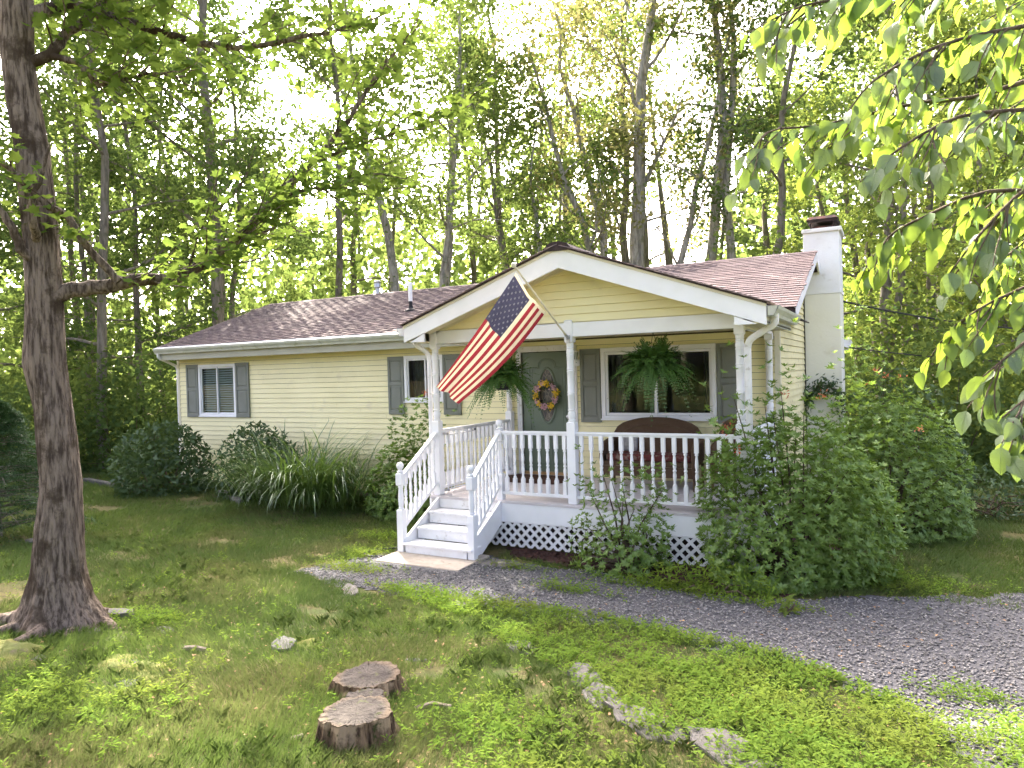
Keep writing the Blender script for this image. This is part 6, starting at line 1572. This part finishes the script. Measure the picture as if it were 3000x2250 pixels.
tag(link('lawn', np_mesh('lawn', np.stack([base-s, base+s, tip],1).reshape(-1,3), np.arange(3*n).reshape(-1,3)), M['grass']), 'short patchy green and straw coloured lawn grass', 'grass', kind='stuff')
# longer tufts
x, y, D = polar(2600, 2.3, 12, 1.25); kk = ~blocked(x,y) & ~gravel_mask(x,y) & (vnoise(x*1.1,y*1.1,36) > .42) & (np.hypot(x+3,y+7.4) > .25) & (np.hypot(x-.59,y+7.82) > .22) & (np.hypot(x-.18,y+7.24) > .22); x, y = x[kk], y[kk]
x = np.repeat(x, 16)+r.normal(0,.018,16*len(x)); y = np.repeat(y, 16)+r.normal(0,.018,len(x)); n = len(x); h = r.uniform(.03,.07,n)*(.6+.8*vnoise(x*1.7,y*1.7,37)); az = r.uniform(0,2*PI,n); ln_ = r.uniform(.15,1.0,n); w = r.uniform(.0009,.0018,n)
base = np.stack([x,y,ground(x,y)-.003],1); mid = base + np.stack([np.cos(az)*ln_*h*.35, np.sin(az)*ln_*h*.35, h*.65],1); tip = base + np.stack([np.cos(az)*ln_*h, np.sin(az)*ln_*h, h*.95],1); s = np.stack([-np.sin(az)*w, np.cos(az)*w, np.zeros(n)],1)
tag(link('grass_tufts', np_mesh('grass_tufts', np.stack([base-s, base+s, mid+s*.8, tip, mid-s*.8],1).reshape(-1,3), np.arange(5*n).reshape(-1,5)), M['grass']), 'longer dark green tufts of grass dotted over the lawn', 'grass', kind='stuff')
# low leafy weeds between lawn and gravel
WEED = [(-1.9,-4.85),(-1.0,-4.8),(.0,-4.7),(.8,-4.7),(1.6,-4.9),(2.4,-5.1),(3.0,-5.45),(3.4,-5.9),(3.75,-6.4),(4.25,-6.8),(4.3,-8.2),(2.9,-8.2),(2.45,-7.25),(1.95,-7.0),(1.55,-6.7),(1.2,-6.35),(.6,-6.0),(-.2,-5.45),(-1.0,-5.2)]
PATCH = [((-1.35,-8.35),(.6,.3)),((-.9,-7.95),(.3,.2)),((.9,-3.35),(.9,.2)),((2.0,-3.55),(.7,.12)),((3.95,-6.9),(.6,.8)),((4.1,-6.2),(.5,.4)),((3.9,-5.9),(.4,.4)),((4.2,-7.6),(.4,.5)),((3.6,-5.3),(.3,.2)),((-.9,-3.3),(.5,.12)),((-2.6,-4.2),(.6,.25)),((1.2,-7.3),(.6,.5)),((1.9,-7.8),(.7,.5)),((-2.4,-6.9),(.5,.25)),((.2,-3.9),(.5,.2)),((-3.0,-3.5),(.35,.3)),((-3.4,-2.6),(.6,.3)),((3.2,-2.2),(.7,.5))]
sx, sy = scatter(WEED, lambda a, b: 950*np.clip((vnoise(a*2.2,b*2.2,41)*.65+vnoise(a*6,b*6,42)*.35-.22)*3.2,0,1), r, 950)
SX, SY = [sx], [sy]
for (c, q) in PATCH:
    m = int(420*q[0]*q[1]*3.1); SX.append(c[0]+r.normal(0,.5,m)*q[0]); SY.append(c[1]+r.normal(0,.5,m)*q[1])
mx_, my_, _ = polar(3800, 2.3, 11, 1.3); kk = ~gravel_mask(mx_,my_) & (vnoise(mx_*1.6,my_*1.6,45) > .48); SX.append(mx_[kk]); SY.append(my_[kk])
sx = np.concatenate(SX); sy = np.concatenate(SY); kk = ~blocked(sx,sy) & (np.hypot(sx-.59,sy+7.82) > .2); sx, sy = sx[kk], sy[kk]; n = len(sx); print('weeds', n)
hz = ground(sx,sy); VV = []; H = r.uniform(.03,.115,n)*(.6+.8*vnoise(sx*2,sy*2,43))
la = r.normal(0,.35,(n,2))
for k in range(7):
    f = (k+1)/7; az = r.uniform(0,2*PI,n); P = np.stack([sx+la[:,0]*H*f, sy+la[:,1]*H*f, hz+H*f*.9],1)
    ax = unit(np.stack([np.cos(az),np.sin(az),r.uniform(-.25,.7,n)],1)); sd_ = unit(np.cross(ax,(0,0,1.))+r.normal(0,.2,(n,3))); nr_2 = np.cross(sd_,ax); L = r.uniform(.022,.05,n)
    VV.append(quad_leaves(P,ax,sd_,nr_2,L,L*.36,.08))
V = np.concatenate(VV)
tag(link('ground_weeds', np_mesh('ground_weeds', V, quads(len(V)//4)), M['l_weed']), 'low bright green leafy weeds between the lawn and the gravel', 'weeds', kind='stuff')
# fallen leaves and wood chips
x, y, D = polar(1500, 2.4, 9, 1.1); kk = ~blocked(x,y); x, y = x[kk], y[kk]; n = len(x); P = np.stack([x,y,ground(x,y)+.022],1)
nrm, ax, sd_ = leaf_frames(r, n, 3.0, 0); L = r.uniform(.012,.04,n)
tag(link('leaf_litter', np_mesh('leaf_litter', quad_leaves(P,ax,sd_,nrm,L,L*.6), quads(n)), pmat('dry leaf', (.30,.19,.10), (.20,.11,.055), 9, rough=.9, rnd=.7)), 'scattered dry leaves and chips on the grass', 'leaf litter', kind='stuff')
